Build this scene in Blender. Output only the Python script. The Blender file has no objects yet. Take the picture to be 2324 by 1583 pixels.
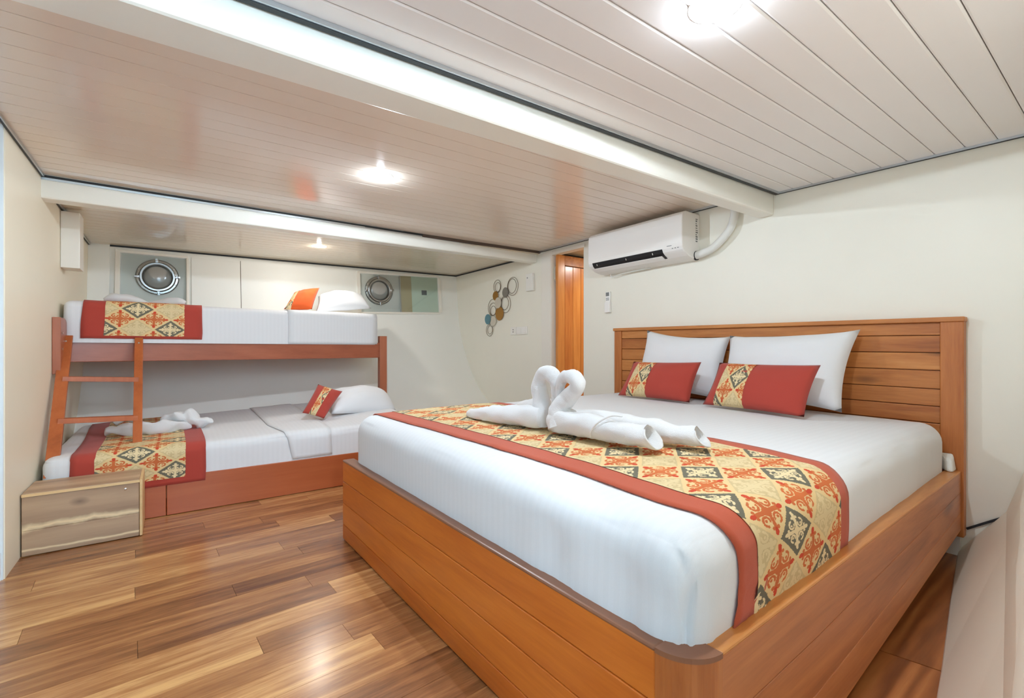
import bpy, bmesh, math, random
from mathutils import Vector, Matrix, noise
random.seed(7)
S = bpy.context.scene
COL = S.collection

# ------------------------------------------------------------------ camera
cam = bpy.data.cameras.new('camera'); cam.sensor_width = 36.0; cam.lens = 36.0*1056/2324
cam.clip_start = .02
co = bpy.data.objects.new('camera', cam); COL.objects.link(co)
co.location = (0, 0, 1.0); co.rotation_euler = (math.radians(90), 0, -math.atan2(.592, .806))
S.camera = co
# ------------------------------------------------------------------ world: pale daylight that enters through the opening in the added wall behind the camera
W = bpy.data.worlds.new('daylight'); S.world = W; W.use_nodes = True
bg = W.node_tree.nodes['Background']; bg.inputs[0].default_value = (.52, .78, 1.0, 1); bg.inputs[1].default_value = 9.0
S.view_settings.view_transform = 'Standard'; S.view_settings.look = 'None'
S.view_settings.gamma = 1.0; S.view_settings.use_curve_mapping = False
S.view_settings.exposure = 0.63
S.cycles.use_denoising = True
S.cycles.max_bounces = 14; S.cycles.diffuse_bounces = 10; S.cycles.glossy_bounces = 5
S.cycles.sample_clamp_indirect = 8

LAMP_WARM = (1.0, .97, .92); LAMP_COOL = (.84, .985, 1.13)
LAMPS = [  # x, y, drop below section ceiling, watts
    (.974, 2.60, 'mid', 24), (1.117, 4.55, 'far', 8), (1.19, .69, 'near', 19),
    (.35, -.45, 'near', 26)]

# ------------------------------------------------------------------ helpers
def link(name, me, parent=None, loc=(0, 0, 0)):
    o = bpy.data.objects.new(name, me); COL.objects.link(o); o.location = loc
    if parent is not None: o.parent = parent
    return o

def tag(o, label=None, cat=None, group=None, kind=None):
    if label: o['label'] = label
    if cat: o['category'] = cat
    if group: o['group'] = group
    if kind: o['kind'] = kind
    return o

def thing(name, label, cat, loc=(0, 0, 0), group=None):
    return tag(link(name, None, None, loc), label, cat, group)

class MB:
    """collects geometry in world coordinates; build() makes it local to the thing it belongs to"""
    def __init__(s): s.v = []; s.f = []; s.uv = {}
    def add(s, vs, fs):
        n = len(s.v); s.v += [tuple(p) for p in vs]; s.f += [tuple(n+i for i in f) for f in fs]; return s
    def box(s, a, b):
        (x0, y0, z0), (x1, y1, z1) = a, b
        return s.hexa([(x0,y0,z0),(x1,y0,z0),(x1,y1,z0),(x0,y1,z0),(x0,y0,z1),(x1,y0,z1),(x1,y1,z1),(x0,y1,z1)])
    def hexa(s, p):
        return s.add(p, [(3,2,1,0),(4,5,6,7),(0,1,5,4),(1,2,6,5),(2,3,7,6),(3,0,4,7)])
    def beam(s, p, q, w, h, up=(0, 0, 1)):
        p, q = Vector(p), Vector(q); d = (q-p).normalized(); u = Vector(up); x = d.cross(u).normalized(); y = x.cross(d)
        vs = []
        for c in (p, q):
            vs += [c-x*w/2-y*h/2, c+x*w/2-y*h/2, c+x*w/2+y*h/2, c-x*w/2+y*h/2]
        return s.add(vs, [(3,2,1,0),(4,5,6,7),(0,1,5,4),(1,2,6,5),(2,3,7,6),(3,0,4,7)])
    def prism(s, poly, f0, f1):
        """poly: list of (a,b); f0/f1 turn (a,b) into the near and far 3-D points"""
        n = len(poly); vs = [f0(*p) for p in poly]+[f1(*p) for p in poly]
        fs = [tuple(range(n)), tuple(range(2*n-1, n-1, -1))]+[(i, i+n, (i+1) % n+n, (i+1) % n) for i in range(n)]
        return s.add(vs, fs)
    def tube(s, path, rad, n=12, flat=None, cap=True):
        path = [Vector(p) for p in path]; m = len(path)
        if not hasattr(rad, '__len__'): rad = [rad]*m
        vs = []; prev = None
        for i, c in enumerate(path):
            t = (path[min(i+1, m-1)]-path[max(i-1, 0)]).normalized()
            if prev is None:
                r = Vector((0, 0, 1)) if abs(t.z) < .9 else Vector((1, 0, 0))
            else: r = prev
            x = (r-t*r.dot(t)).normalized(); y = t.cross(x); prev = x
            fx = flat[i] if flat else 1
            for k in range(n):
                a = 2*math.pi*k/n
                vs.append(c+x*math.cos(a)*rad[i]*fx+y*math.sin(a)*rad[i])
        fs = [(i*n+k, i*n+(k+1) % n, (i+1)*n+(k+1) % n, (i+1)*n+k) for i in range(m-1) for k in range(n)]
        if cap: fs += [tuple(range(n-1, -1, -1)), tuple((m-1)*n+k for k in range(n))]
        return s.add(vs, fs)
    def lathe(s, prof, c, ax, n=32, closed=False):
        """prof: (radius, height along ax)"""
        c = Vector(c); a = Vector(ax).normalized(); r = Vector((0,0,1)) if abs(a.z) < .9 else Vector((1,0,0))
        x = (r-a*r.dot(a)).normalized(); y = a.cross(x); m = len(prof); vs = []
        for (R, h) in prof:
            for k in range(n):
                t = 2*math.pi*k/n; vs.append(c+a*h+(x*math.cos(t)+y*math.sin(t))*R)
        fs = [(i*n+k, i*n+(k+1) % n, (i+1)*n+(k+1) % n, (i+1)*n+k) for i in range(m-1) for k in range(n)]
        if closed: fs += [((m-1)*n+k, (m-1)*n+(k+1) % n, (k+1) % n, k) for k in range(n)]
        else: fs += [tuple(range(n-1, -1, -1)), tuple((m-1)*n+k for k in range(n))]
        return s.add(vs, fs)
    def torus(s, c, ax, R, r, n=40, k=8, sq=1):
        c = Vector(c)
        return s.lathe([(R+r*math.cos(2*math.pi*i/k), sq*r*math.sin(2*math.pi*i/k)) for i in range(k)], c, ax, n, True)
    def grid(s, pts, uvs=None):
        """pts[i][j]"""
        n = len(s.v); m = len(pts); w = len(pts[0])
        for i in range(m):
            for j in range(w):
                s.v.append(tuple(pts[i][j]))
                if uvs: s.uv[n+i*w+j] = uvs[i][j]
        s.f += [(n+i*w+j, n+(i+1)*w+j, n+(i+1)*w+j+1, n+i*w+j+1) for i in range(m-1) for j in range(w-1)]
        return s
    def mesh(s, name, mat, org=(0, 0, 0), smooth=False, weld=0, recalc=True):
        me = bpy.data.meshes.new(name); o = Vector(org)
        me.from_pydata([tuple(Vector(p)-o) for p in s.v], [], s.f)
        if s.uv:
            l = me.uv_layers.new(name='UVMap')
            for lp in me.loops: l.data[lp.index].uv = s.uv.get(lp.vertex_index, (0, 0))
        bm = bmesh.new(); bm.from_mesh(me)
        if weld: bmesh.ops.remove_doubles(bm, verts=bm.verts, dist=weld)
        if recalc: bmesh.ops.recalc_face_normals(bm, faces=bm.faces)
        bm.to_mesh(me); bm.free()
        if smooth:
            for p in me.polygons: p.use_smooth = True
        me.materials.append(mat)
        return me
    def build(s, name, mat, parent=None, smooth=False, bevel=0, weld=0, recalc=True, origin=None, subsurf=0, solid=0, seg=2):
        if parent is None and origin is None:
            origin = Vector(s.v[0])*0
            xs = [p[0] for p in s.v]; ys = [p[1] for p in s.v]; zs = [p[2] for p in s.v]
            origin = Vector(((min(xs)+max(xs))/2, (min(ys)+max(ys))/2, min(zs)))
        if parent is not None:
            P = Vector(parent.matrix_basis.translation); q = parent.parent
            while q is not None: P += Vector(q.matrix_basis.translation); q = q.parent
            org = P
            o = link(name, s.mesh(name, mat, org, smooth, weld, recalc), parent)
        else:
            o = link(name, s.mesh(name, mat, origin, smooth, weld, recalc), None, origin)
        if solid:
            md = o.modifiers.new('thickness', 'SOLIDIFY'); md.thickness = solid; md.offset = 0
        if bevel:
            md = o.modifiers.new('bevel', 'BEVEL'); md.width = bevel; md.segments = seg; md.limit_method = 'ANGLE'; md.angle_limit = .6
        if subsurf:
            md = o.modifiers.new('subsurf', 'SUBSURF'); md.levels = subsurf; md.render_levels = subsurf
        return o

def lerp(a, b, t): return a+(b-a)*t
def vl(a, b, t): return Vector(a).lerp(Vector(b), t)
def nz(x, y, z=0): return noise.noise(Vector((x, y, z)))

# ------------------------------------------------------------------ materials
class NT:
    def __init__(s, name):
        s.m = bpy.data.materials.new(name); s.m.use_nodes = True; s.t = s.m.node_tree; s.n = s.t.nodes
        s.b = s.n['Principled BSDF']
    def new(s, t, **kw):
        x = s.n.new(t)
        for k, v in kw.items(): setattr(x, k, v)
        return x
    def link(s, a, b): s.t.links.new(a, b)
    def inp(s, sock, v):
        if hasattr(v, 'is_linked') or hasattr(v, 'links'): s.link(v, sock)
        else: sock.default_value = v
    def math(s, op, a, b=0.0, c=None, clamp=False):
        x = s.new('ShaderNodeMath', operation=op); x.use_clamp = clamp
        s.inp(x.inputs[0], a); s.inp(x.inputs[1], b)
        if c is not None: s.inp(x.inputs[2], c)
        return x.outputs[0]
    def mix(s, f, a, b, mode='MIX'):
        x = s.new('ShaderNodeMix', data_type='RGBA', blend_type=mode)
        s.inp(x.inputs[0], f)
        s.inp(x.inputs[6], a if not isinstance(a, tuple) else (*a[:3], 1)); s.inp(x.inputs[7], b if not isinstance(b, tuple) else (*b[:3], 1))
        return x.outputs[2]
    def noise(s, vec, scale, detail=4, rough=.55, dist=0):
        x = s.new('ShaderNodeTexNoise'); s.inp(x.inputs['Vector'], vec)
        x.inputs['Scale'].default_value = scale; x.inputs['Detail'].default_value = detail
        x.inputs['Roughness'].default_value = rough; x.inputs['Distortion'].default_value = dist
        return x.outputs['Fac']
    def ramp(s, f, stops):
        x = s.new('ShaderNodeValToRGB'); s.inp(x.inputs[0], f); e = x.color_ramp.elements
        while len(e) < len(stops): e.new(.5)
        for k, (p, c) in enumerate(stops): e[k].position = p; e[k].color = (*c, 1) if len(c) == 3 else c
        return x.outputs[0]
    def bump(s, h, strength, dist=.01):
        x = s.new('ShaderNodeBump'); x.inputs['Strength'].default_value = strength; x.inputs['Distance'].default_value = dist
        s.inp(x.inputs['Height'], h); s.link(x.outputs[0], s.b.inputs['Normal'])
    def coords(s, kind='Object', scale=(1, 1, 1), rnd=0):
        tc = s.new('ShaderNodeTexCoord'); v = tc.outputs[kind]
        if rnd:
            oi = s.new('ShaderNodeObjectInfo'); cb = s.new('ShaderNodeCombineXYZ')
            r = s.math('MULTIPLY', oi.outputs['Random'], rnd)
            for i in range(3): s.link(r, cb.inputs[i])
            ad = s.new('ShaderNodeVectorMath', operation='ADD'); s.link(v, ad.inputs[0]); s.link(cb.outputs[0], ad.inputs[1]); v = ad.outputs[0]
        mp = s.new('ShaderNodeMapping'); s.link(v, mp.inputs[0]); mp.inputs['Scale'].default_value = scale
        return mp.outputs[0]
    def objrand(s): return s.new('ShaderNodeObjectInfo').outputs['Random']
    def color(s, v): s.inp(s.b.inputs['Base Color'], v if not isinstance(v, tuple) else (*v[:3], 1))

def sr(r, g, b):  # sRGB 0..255 to linear
    return tuple((c/255/12.92) if c/255 <= .04045 else ((c/255+.055)/1.055)**2.4 for c in (r, g, b))

def paint(name, col, rough=.5, var=.05, bump=.0, bscale=40, metal=0, spec=.5):
    k = NT(name); v = k.coords()
    f = k.noise(v, 3.0, 5)
    k.color(k.mix(f, tuple(c*(1-var) for c in col), tuple(min(1, c*(1+var)) for c in col)))
    k.b.inputs['Roughness'].default_value = rough; k.b.inputs['Metallic'].default_value = metal
    k.b.inputs['Specular IOR Level'].default_value = spec
    if bump: k.bump(k.noise(v, bscale, 3), bump, .004)
    return k.m

def wood(name, stops, axis='X', rough=.4, grain=1.0, objvar=.25, knots=0, coat=0, bump=.15, spec=.5, wave=0, streak=()):
    k = NT(name)
    sc = {'X': (1.2, 14, 14), 'Y': (14, 1.2, 14), 'Z': (14, 14, 1.2)}[axis]
    v = k.coords('Object', sc, 60)
    v2 = k.coords('Object', tuple(c*(.45 if c > 2 else .5) for c in sc), 31)
    g1 = k.noise(v, 1.6*grain, 6, .6, .8); g2 = k.noise(v2, 1.0*grain, 3, .5, 1.4); g3 = k.noise(v, 9*grain, 4, .6)
    f = k.math('ADD', k.math('MULTIPLY', g1, .45), k.math('ADD', k.math('MULTIPLY', g2, .4), k.math('MULTIPLY', g3, .18)))
    if wave:
        wv = k.new('ShaderNodeTexWave', wave_type='RINGS'); k.link(k.coords('Object', tuple(c*wave for c in ((.5, 3, 3) if axis == 'X' else (3, .5, 3))), 17), wv.inputs[0])
        wv.inputs['Scale'].default_value = 3; wv.inputs['Distortion'].default_value = 9; wv.inputs['Detail'].default_value = 3; wv.inputs['Detail Scale'].default_value = .8
        f = k.math('ADD', k.math('MULTIPLY', f, .78), k.math('MULTIPLY', wv.outputs['Fac'], .2))
    if objvar:
        r = k.objrand(); f = k.math('ADD', f, k.math('MULTIPLY', k.math('SUBTRACT', r, .5), objvar))
    c = k.ramp(f, stops)
    if knots:
        vo = k.new('ShaderNodeTexVoronoi'); k.link(k.coords('Object', {'X': (2.2, 7, 7), 'Y': (7, 2.2, 7), 'Z': (7, 7, 2.2)}[axis], 23), vo.inputs['Vector']); vo.inputs['Scale'].default_value = knots
        m = k.ramp(vo.outputs['Distance'], [(.05, (1, 1, 1)), (.16, (0, 0, 0))])
        c = k.mix(k.math('MULTIPLY', m, .65), c, tuple(x*.35 for x in stops[0][1]))
    if streak:   # pale sapwood bands that wander along the board
        ov = k.coords('Object'); sx = k.new('ShaderNodeSeparateXYZ'); k.link(ov, sx.inputs[0])
        nn = k.noise(k.coords('Object', (5, 0, 6), 0), 1.0, 4, .5, .4)
        for (h, amp, wd) in streak:
            d = k.math('ABSOLUTE', k.math('SUBTRACT', sx.outputs[2], k.math('ADD', h, k.math('MULTIPLY', k.math('SUBTRACT', nn, .5), amp))))
            c = k.mix(k.math('SUBTRACT', 1.0, k.math('DIVIDE', d, wd), clamp=True), c, sr(236, 212, 170))
        kd = k.new('ShaderNodeVectorMath', operation='DISTANCE'); k.link(k.coords('Object', (.55, 0, 1)), kd.inputs[0]); kd.inputs[1].default_value = (-.01, 0, .232)
        c = k.mix(k.math('MULTIPLY', k.math('SUBTRACT', 1.0, k.math('DIVIDE', kd.outputs['Value'], .024), clamp=True), .75), c, sr(96, 74, 66))
    k.color(c); k.b.inputs['Roughness'].default_value = rough; k.b.inputs['Specular IOR Level'].default_value = spec
    if coat: k.b.inputs['Coat Weight'].default_value = coat; k.b.inputs['Coat Roughness'].default_value = .18
    k.bump(g1, bump, .003)
    return k.m

def fabric(name, col, var=.08, weave=900, rough=.9, bump=.25, sheen=.2, stripe=0):
    k = NT(name); v = k.coords()
    f = k.noise(v, 5, 4); fine = k.noise(v, weave, 2)
    c = k.mix(f, tuple(c*(1-var) for c in col), tuple(min(1, c*(1+var)) for c in col))
    c = k.mix(k.math('MULTIPLY', fine, .25), c, tuple(x*.7 for x in col))
    if stripe:
        sx = k.new('ShaderNodeSeparateXYZ'); k.link(v, sx.inputs[0])
        w = k.math('GREATER_THAN', k.math('SINE', k.math('MULTIPLY', sx.outputs[stripe-1], 2*math.pi/.03)), 0)
        c = k.mix(k.math('MULTIPLY', w, .10), c, tuple(x*.8 for x in col))
    k.color(c); k.b.inputs['Roughness'].default_value = rough; k.b.inputs['Sheen Weight'].default_value = sheen
    k.b.inputs['Specular IOR Level'].default_value = .2
    k.bump(fine, bump, .002)
    return k.m

def ikat(name, wd=.19, ht=.14):
    """woven lattice of diamonds: charcoal with cream scrolls, rust scroll motif, taupe; UV in metres"""
    k = NT(name); uv = k.new('ShaderNodeUVMap').outputs[0]
    jag = k.new('ShaderNodeTexNoise'); k.link(uv, jag.inputs['Vector']); jag.inputs['Scale'].default_value = 260; jag.inputs['Detail'].default_value = 1
    sj = k.new('ShaderNodeSeparateXYZ'); k.link(jag.outputs['Color'], sj.inputs[0])
    sp = k.new('ShaderNodeSeparateXYZ'); k.link(uv, sp.inputs[0])
    M = k.math
    u = M('ADD', sp.outputs[0], M('MULTIPLY', M('SUBTRACT', sj.outputs[0], .5), .010))
    v = M('ADD', sp.outputs[1], M('MULTIPLY', M('SUBTRACT', sj.outputs[1], .5), .004))
    un = M('DIVIDE', u, wd); vn = M('DIVIDE', v, ht)
    a = M('ADD', un, vn); b = M('SUBTRACT', un, vn)
    i = M('FLOOR', a); j = M('FLOOR', b)
    fa = M('SUBTRACT', M('SUBTRACT', a, i), .5); fb = M('SUBTRACT', M('SUBTRACT', b, j), .5)
    ax = M('ABSOLUTE', M('ADD', fa, fb)); ay = M('ABSOLUTE', M('SUBTRACT', fa, fb))
    i2 = M('FLOORED_MODULO', i, 2.0); j2 = M('FLOORED_MODULO', j, 2.0); t = M('ADD', i2, j2)
    isC = M('LESS_THAN', t, .5); isT = M('GREATER_THAN', t, 1.5); isR = M('MULTIPLY', M('GREATER_THAN', t, .5), M('LESS_THAN', t, 1.5))
    kc = M('ADD', 1.0, M('MULTIPLY', isC, .22)); ax0, ay0 = ax, ay
    ax = M('MULTIPLY', ax, kc); ay = M('MULTIPLY', ay, kc)
    def dist(cx, cy, kx=1.0, ky=1.0):
        dx = M('MULTIPLY', M('SUBTRACT', ax, cx), kx); dy = M('MULTIPLY', M('SUBTRACT', ay, cy), ky)
        return M('SQRT', M('ADD', M('MULTIPLY', dx, dx), M('MULTIPLY', dy, dy)))
    def lt(x, r): return M('LESS_THAN', x, r)
    def band(x, r, w): return lt(M('ABSOLUTE', M('SUBTRACT', x, r)), w)
    def orr(*xs):
        r = xs[0]
        for x in xs[1:]: r = M('MAXIMUM', r, x)
        return r
    dc = dist(.30, .30); ring = band(dc, .158, .044); gap = lt(dist(.20, .42), .09)
    ring = M('MULTIPLY', ring, M('SUBTRACT', 1.0, gap)); eye = lt(dist(.32, .27), .055)
    stem = orr(M('MULTIPLY', lt(ax, .08), lt(ay, .62)), M('MULTIPLY', lt(ay, .085), lt(ax, .6)))
    core = lt(dist(0, 0), .19)
    tipy = lt(dist(0, .70, 1.25, .8), .115); tipx = lt(dist(.70, 0, .8, 1.25), .115)
    fl = orr(lt(dist(.13, .57, 1, 1), .07), lt(dist(.57, .13), .07))
    motif = orr(ring, eye, stem, core, tipy, tipx, fl)
    tips = orr(tipy, tipx)
    dia = M('ADD', ax0, ay0)
    inC = lt(dia, .93)
    beige = sr(226, 198, 146); cream = sr(232, 212, 168); char = sr(98, 98, 88); rust = sr(196, 92, 46); red = sr(200, 54, 32); taupe = sr(204, 182, 138); taupe2 = sr(222, 202, 158)
    rustv = k.mix(k.noise(uv, 6, 2), sr(178, 76, 38), sr(222, 118, 62))
    c = k.mix(M('MULTIPLY', isC, inC), beige, char)
    c = k.mix(M('MULTIPLY', M('MULTIPLY', isC, lt(dia, .86)), motif), c, cream)
    c = k.mix(M('MULTIPLY', isT, inC), c, taupe)
    c = k.mix(M('MULTIPLY', M('MULTIPLY', isT, motif), lt(dia, .86)), c, taupe2)
    c = k.mix(M('MULTIPLY', isR, motif), c, rustv)
    c = k.mix(M('MULTIPLY', isR, tips), c, red)
    fine = k.noise(uv, 900, 2)
    c = k.mix(M('MULTIPLY', fine, .22), c, tuple(x*.6 for x in beige))
    k.color(c); k.b.inputs['Roughness'].default_value = .85; k.b.inputs['Specular IOR Level'].default_value = .2
    k.bump(fine, .2, .002)
    return k.m

def glass(name, tint=(1, 1, 1), refl=.08, rough=.02, alpha=.12):
    k = NT(name); out = k.n['Material Output']
    tr = k.new('ShaderNodeBsdfTransparent'); tr.inputs[0].default_value = (*tint, 1)
    gl = k.new('ShaderNodeBsdfGlossy'); gl.inputs['Roughness'].default_value = rough
    fr = k.new('ShaderNodeFresnel'); fr.inputs[0].default_value = 1.5
    mx = k.new('ShaderNodeMixShader'); k.link(k.math('ADD', fr.outputs[0], refl), mx.inputs[0]); k.link(tr.outputs[0], mx.inputs[1]); k.link(gl.outputs[0], mx.inputs[2])
    k.link(mx.outputs[0], out.inputs[0]); return k.m

def glow(name, col, strength):
    k = NT(name); k.b.inputs['Emission Color'].default_value = (*col, 1); k.b.inputs['Emission Strength'].default_value = strength
    k.b.inputs['Base Color'].default_value = (1, 1, 1, 1); return k.m

M_wall = paint('cream_wall_paint', sr(238, 235, 222), .45, .03, .08, 30)
M_wall_warm = paint('warm_cream_wall_paint', sr(240, 231, 208), .4, .03, .06, 30)
M_lining = paint('cream_lining', sr(248, 242, 224), .45, .03, .12, 8)
M_hull = paint('white_hull_paint', sr(240, 240, 234), .4, .025, .05, 20)
M_endwall = paint('white_blue_paint', sr(226, 234, 238), .4, .03, .06, 25)
M_trimwhite = paint('white_gloss_paint', sr(236, 232, 222), .3, .02, .04, 30)
M_beam = paint('beam_gloss_paint', sr(238, 236, 226), .28, .03, .12, 12)
def pvc(name, a, b, rough):
    k = NT(name); v = k.coords('Object', (1, 1, 1), 20); f = k.noise(v, 1.2, 3)
    k.color(k.mix(f, a, b)); k.b.inputs['Roughness'].default_value = rough; k.b.inputs['Specular IOR Level'].default_value = .6
    k.bump(k.noise(k.coords('Object', (2, 30, 1), 9), 2, 2), .03, .003)
    return k.m
M_pvc_mid = pvc('blush_pvc_plank', sr(240, 226, 211), sr(234, 219, 204), .15)
M_pvc_near = pvc('pale_pvc_plank', sr(236, 231, 229), sr(230, 225, 223), .28)
M_pvc_far = pvc('cream_pvc_plank', sr(224, 212, 192), sr(218, 206, 186), .12)
M_gap = paint('ceiling_backing', sr(92, 78, 68), .8)
M_gap_near = paint('ceiling_backing_pale', sr(178, 168, 160), .6)
M_dark = paint('dark_rubber_gasket', sr(38, 42, 46), .5, .2, .3, 200)
M_alu = paint('brushed_aluminium', sr(200, 205, 208), .3, .1, .1, 300, 1)
M_chrome = paint('dull_chrome', sr(176, 178, 178), .24, .08, .05, 60, 1)
M_floor = wood('laminate_strip', [(.26, sr(104, 62, 36)), (.43, sr(150, 98, 58)), (.55, sr(180, 124, 76)), (.70, sr(222, 170, 110))], 'X', .26, 1.5, .30, 0, .25, .05)
M_floor2 = wood('ringed_floor_board', [(.2, sr(84, 42, 16)), (.45, sr(150, 88, 44)), (.62, sr(178, 112, 60)), (.8, sr(206, 148, 88))], 'X', .3, .8, .1, 0, .3, .05, wave=1)
M_bed_x = wood('bed_timber_along_x', [(.2, sr(124, 66, 30)), (.45, sr(188, 116, 66)), (.62, sr(208, 136, 80)), (.82, sr(228, 164, 108))], 'X', .38, .8, .2, .55, .15, .12)
M_bed_y = wood('bed_timber_along_y', [(.2, sr(124, 50, 8)), (.45, sr(186, 94, 26)), (.62, sr(206, 114, 36)), (.82, sr(222, 134, 54))], 'Y', .36, .8, .2, 0, .2, .1)
M_head = wood('headboard_pine', [(.2, sr(110, 56, 20)), (.42, sr(168, 98, 44)), (.6, sr(196, 126, 64)), (.8, sr(220, 156, 90))], 'Y', .42, 1.0, .2, .8, .1, .2)
M_head_z = wood('headboard_pine_upright', [(.2, sr(118, 58, 22)), (.42, sr(172, 98, 44)), (.6, sr(196, 122, 62)), (.8, sr(214, 148, 84))], 'Z', .42, 1.0, .2, 0, .1, .2)
M_post = wood('corner_post_timber', [(.2, sr(104, 46, 16)), (.42, sr(160, 86, 36)), (.6, sr(182, 106, 50)), (.8, sr(204, 134, 74))], 'Z', .36, 1.1, .1, 0, .2, .1)
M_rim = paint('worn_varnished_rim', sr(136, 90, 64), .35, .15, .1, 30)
M_rim_side = wood('orange_rail_rim', [(.2, sr(140, 82, 40)), (.45, sr(190, 122, 62)), (.62, sr(212, 146, 80)), (.82, sr(226, 166, 104))], 'X', .36, .8, .0, 0, .15, .12)  # paler orange timber for the rim along the near rail
M_bunk = wood('reddish_bunk_timber', [(.2, sr(120, 58, 36)), (.45, sr(158, 86, 58)), (.65, sr(172, 98, 68)), (.85, sr(186, 116, 84))], 'X', .38, .5, .1, 0, .15, .06)
M_bunk_z = wood('reddish_bunk_timber_upright', [(.2, sr(124, 62, 38)), (.45, sr(160, 90, 60)), (.65, sr(174, 102, 70)), (.85, sr(188, 118, 86))], 'Z', .38, .5, .1, 0, .15, .06)
M_bunk_low = wood('orange_bunk_timber', [(.2, sr(126, 56, 26)), (.45, sr(172, 88, 48)), (.65, sr(184, 100, 58)), (.85, sr(196, 116, 72))], 'X', .36, .5, .12, 0, .15, .06)
M_ladder = wood('orange_ladder_timber', [(.2, sr(132, 62, 26)), (.45, sr(176, 92, 46)), (.65, sr(190, 104, 56)), (.85, sr(204, 124, 72))], 'Z', .38, .6, .1, 0, .15, .08)
M_box = wood('raw_teak', [(.2, sr(128, 100, 78)), (.42, sr(172, 142, 114)), (.6, sr(190, 160, 130)), (.70, sr(206, 176, 140)), (.76, sr(238, 214, 174))], 'X', .5, .55, .08, .3, 0, .1, wave=.3)
M_boxf = wood('raw_teak_front', [(.2, sr(120, 94, 74)), (.42, sr(164, 134, 108)), (.6, sr(184, 154, 124)), (.78, sr(206, 176, 140))], 'X', .5, .6, .08, .0, 0, .1, wave=.25, streak=((.142, .11, .020), (.030, .03, .008)))
M_boxedge = wood('pale_teak_edge', [(.2, sr(190, 150, 100)), (.5, sr(222, 186, 134)), (.8, sr(236, 206, 158))], 'X', .5, .6, .05)
M_door = wood('varnished_door_timber', [(.2, sr(140, 70, 24)), (.42, sr(192, 110, 46)), (.6, sr(214, 138, 66)), (.8, sr(232, 168, 96))], 'Z', .3, .7, .2, 0, .3, .06)
M_doorline = paint('dark_door_groove', sr(60, 30, 14), .6)
M_sheet = fabric('white_cotton_sheet', sr(226, 228, 230), .015, 700, .85, .1, .1, 2)
M_sheet2 = fabric('white_bunk_sheet', sr(226, 227, 229), .015, 700, .85, .1, .1, 1)
M_pillow = fabric('white_pillowcase', sr(232, 234, 237), .015, 700, .85, .08, .1)
M_towel = fabric('white_terry_towel', sr(226, 227, 228), .02, 420, .95, .9, .4)
M_red = fabric('rust_red_weave', sr(178, 70, 58), .06, 800, .85, .5, .15)
M_rust = fabric('rust_orange_weave', sr(190, 88, 60), .06, 800, .85, .5, .15)
M_orange = fabric('orange_weave', sr(214, 92, 40), .06, 800, .85, .5, .15)
M_ikat = ikat('ikat_diamond_weave', .19, .145)
M_ikat_c = ikat('ikat_diamond_weave_small', .127, .165)
M_ac = paint('white_abs_plastic', sr(240, 238, 234), .3, .01)
M_plastic = paint('white_switch_plastic', sr(238, 236, 230), .35, .01)
M_black = paint('black_plastic', sr(24, 26, 30), .4, .1)
M_grey = paint('grey_print', sr(120, 124, 124), .5, .05)
M_foam = paint('white_lagging', sr(228, 228, 222), .6, .05, .3, 60)
M_gold = paint('brushed_gold', sr(176, 128, 62), .4, .08, .1, 80, .6)
M_slate = paint('slate_grey_enamel', sr(128, 124, 116), .4, .05)
M_teal = paint('teal_enamel', sr(92, 138, 150), .4, .06)
M_pearl = paint('pearl_enamel', sr(206, 198, 182), .35, .08)
M_wire = paint('bronze_wire', sr(104, 84, 62), .4, .05, 0, 40, .7)
M_screw = paint('bright_screw', sr(214, 210, 204), .25, .05, 0, 40, 1)
M_glass = glass('window_glass', (.98, .99, .985), .0)
M_glass_g = glass('green_window_glass', (.96, .99, .97), .0)
M_porthole = paint('porthole_reflection_grey', sr(168, 166, 160), .16, .06, .03, 20)  # flat opaque grey stands in for the reflection in the convex glass
M_backing = paint('pale_grey_plate', sr(236, 236, 228), .4, .03)
M_green = paint('pale_green_board', sr(238, 244, 230), .4, .02)
M_tan = paint('tan_board', sr(220, 198, 164), .5, .04)
M_lens = glow('lamp_lens', (1.0, .93, .82), 26)

# ------------------------------------------------------------------ sections of the ceiling (gently cambered planes)
def z_near(x, y): return 1.915+.024*x+.022*(y-1.37)
def z_mid(x, y): return 1.981+.011*x
def z_far(x, y): return 1.939+.0150*x
XR = 3.10; XL = -.58

# ------------------------------------------------------------------ structure: floor
floor_o = MB().box((-1.6, -1.2, -.10), (3.6, 5.6, -.012)).build('floor', M_gap, None, origin=(0, 0, 0))
tag(floor_o, 'floor of warm brown laminate strips between the beds', 'floor', kind='structure')
PW = .1165
ca, sa = math.cos(math.radians(3.2)), math.sin(math.radians(3.2))
def fl(u, w): return (u*ca-w*sa, u*sa+w*ca)
def plank(poly_uw, z1, mat, parent, name):
    c = (sum(p[0] for p in poly_uw)/len(poly_uw), sum(p[1] for p in poly_uw)/len(poly_uw))
    cx, cy = fl(*c)
    mb = MB(); mb.prism(poly_uw, lambda a, b: (a-c[0], b-c[1], -.012), lambda a, b: (a-c[0], b-c[1], z1))
    o = link(name, mb.mesh(name, mat), parent, (cx, cy, 0)); o.rotation_euler.z = math.radians(3.2)
    return o
row = 0; w = .30
rp = random.Random(3)
while w < 3.62:
    stp = [(.335, -.62), (-.30, .93), (.02, .66), (-.72, .60)][row % 4]
    cuts = sorted({-1.55, stp[0]+rp.uniform(-.012, .012), stp[1], 1.75} | ({-1.1} if row % 2 else set()))
    for a, b in zip(cuts, cuts[1:]):
        # every board shows two or three glued strips of its own tone
        plank([(a+.0006, w+.0006), (b-.0006, w+.0006), (b-.0006, w+PW-.0006), (a+.0006, w+PW-.0006)], 0.0, M_floor, floor_o, 'plank')
    w += PW; row += 1
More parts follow.
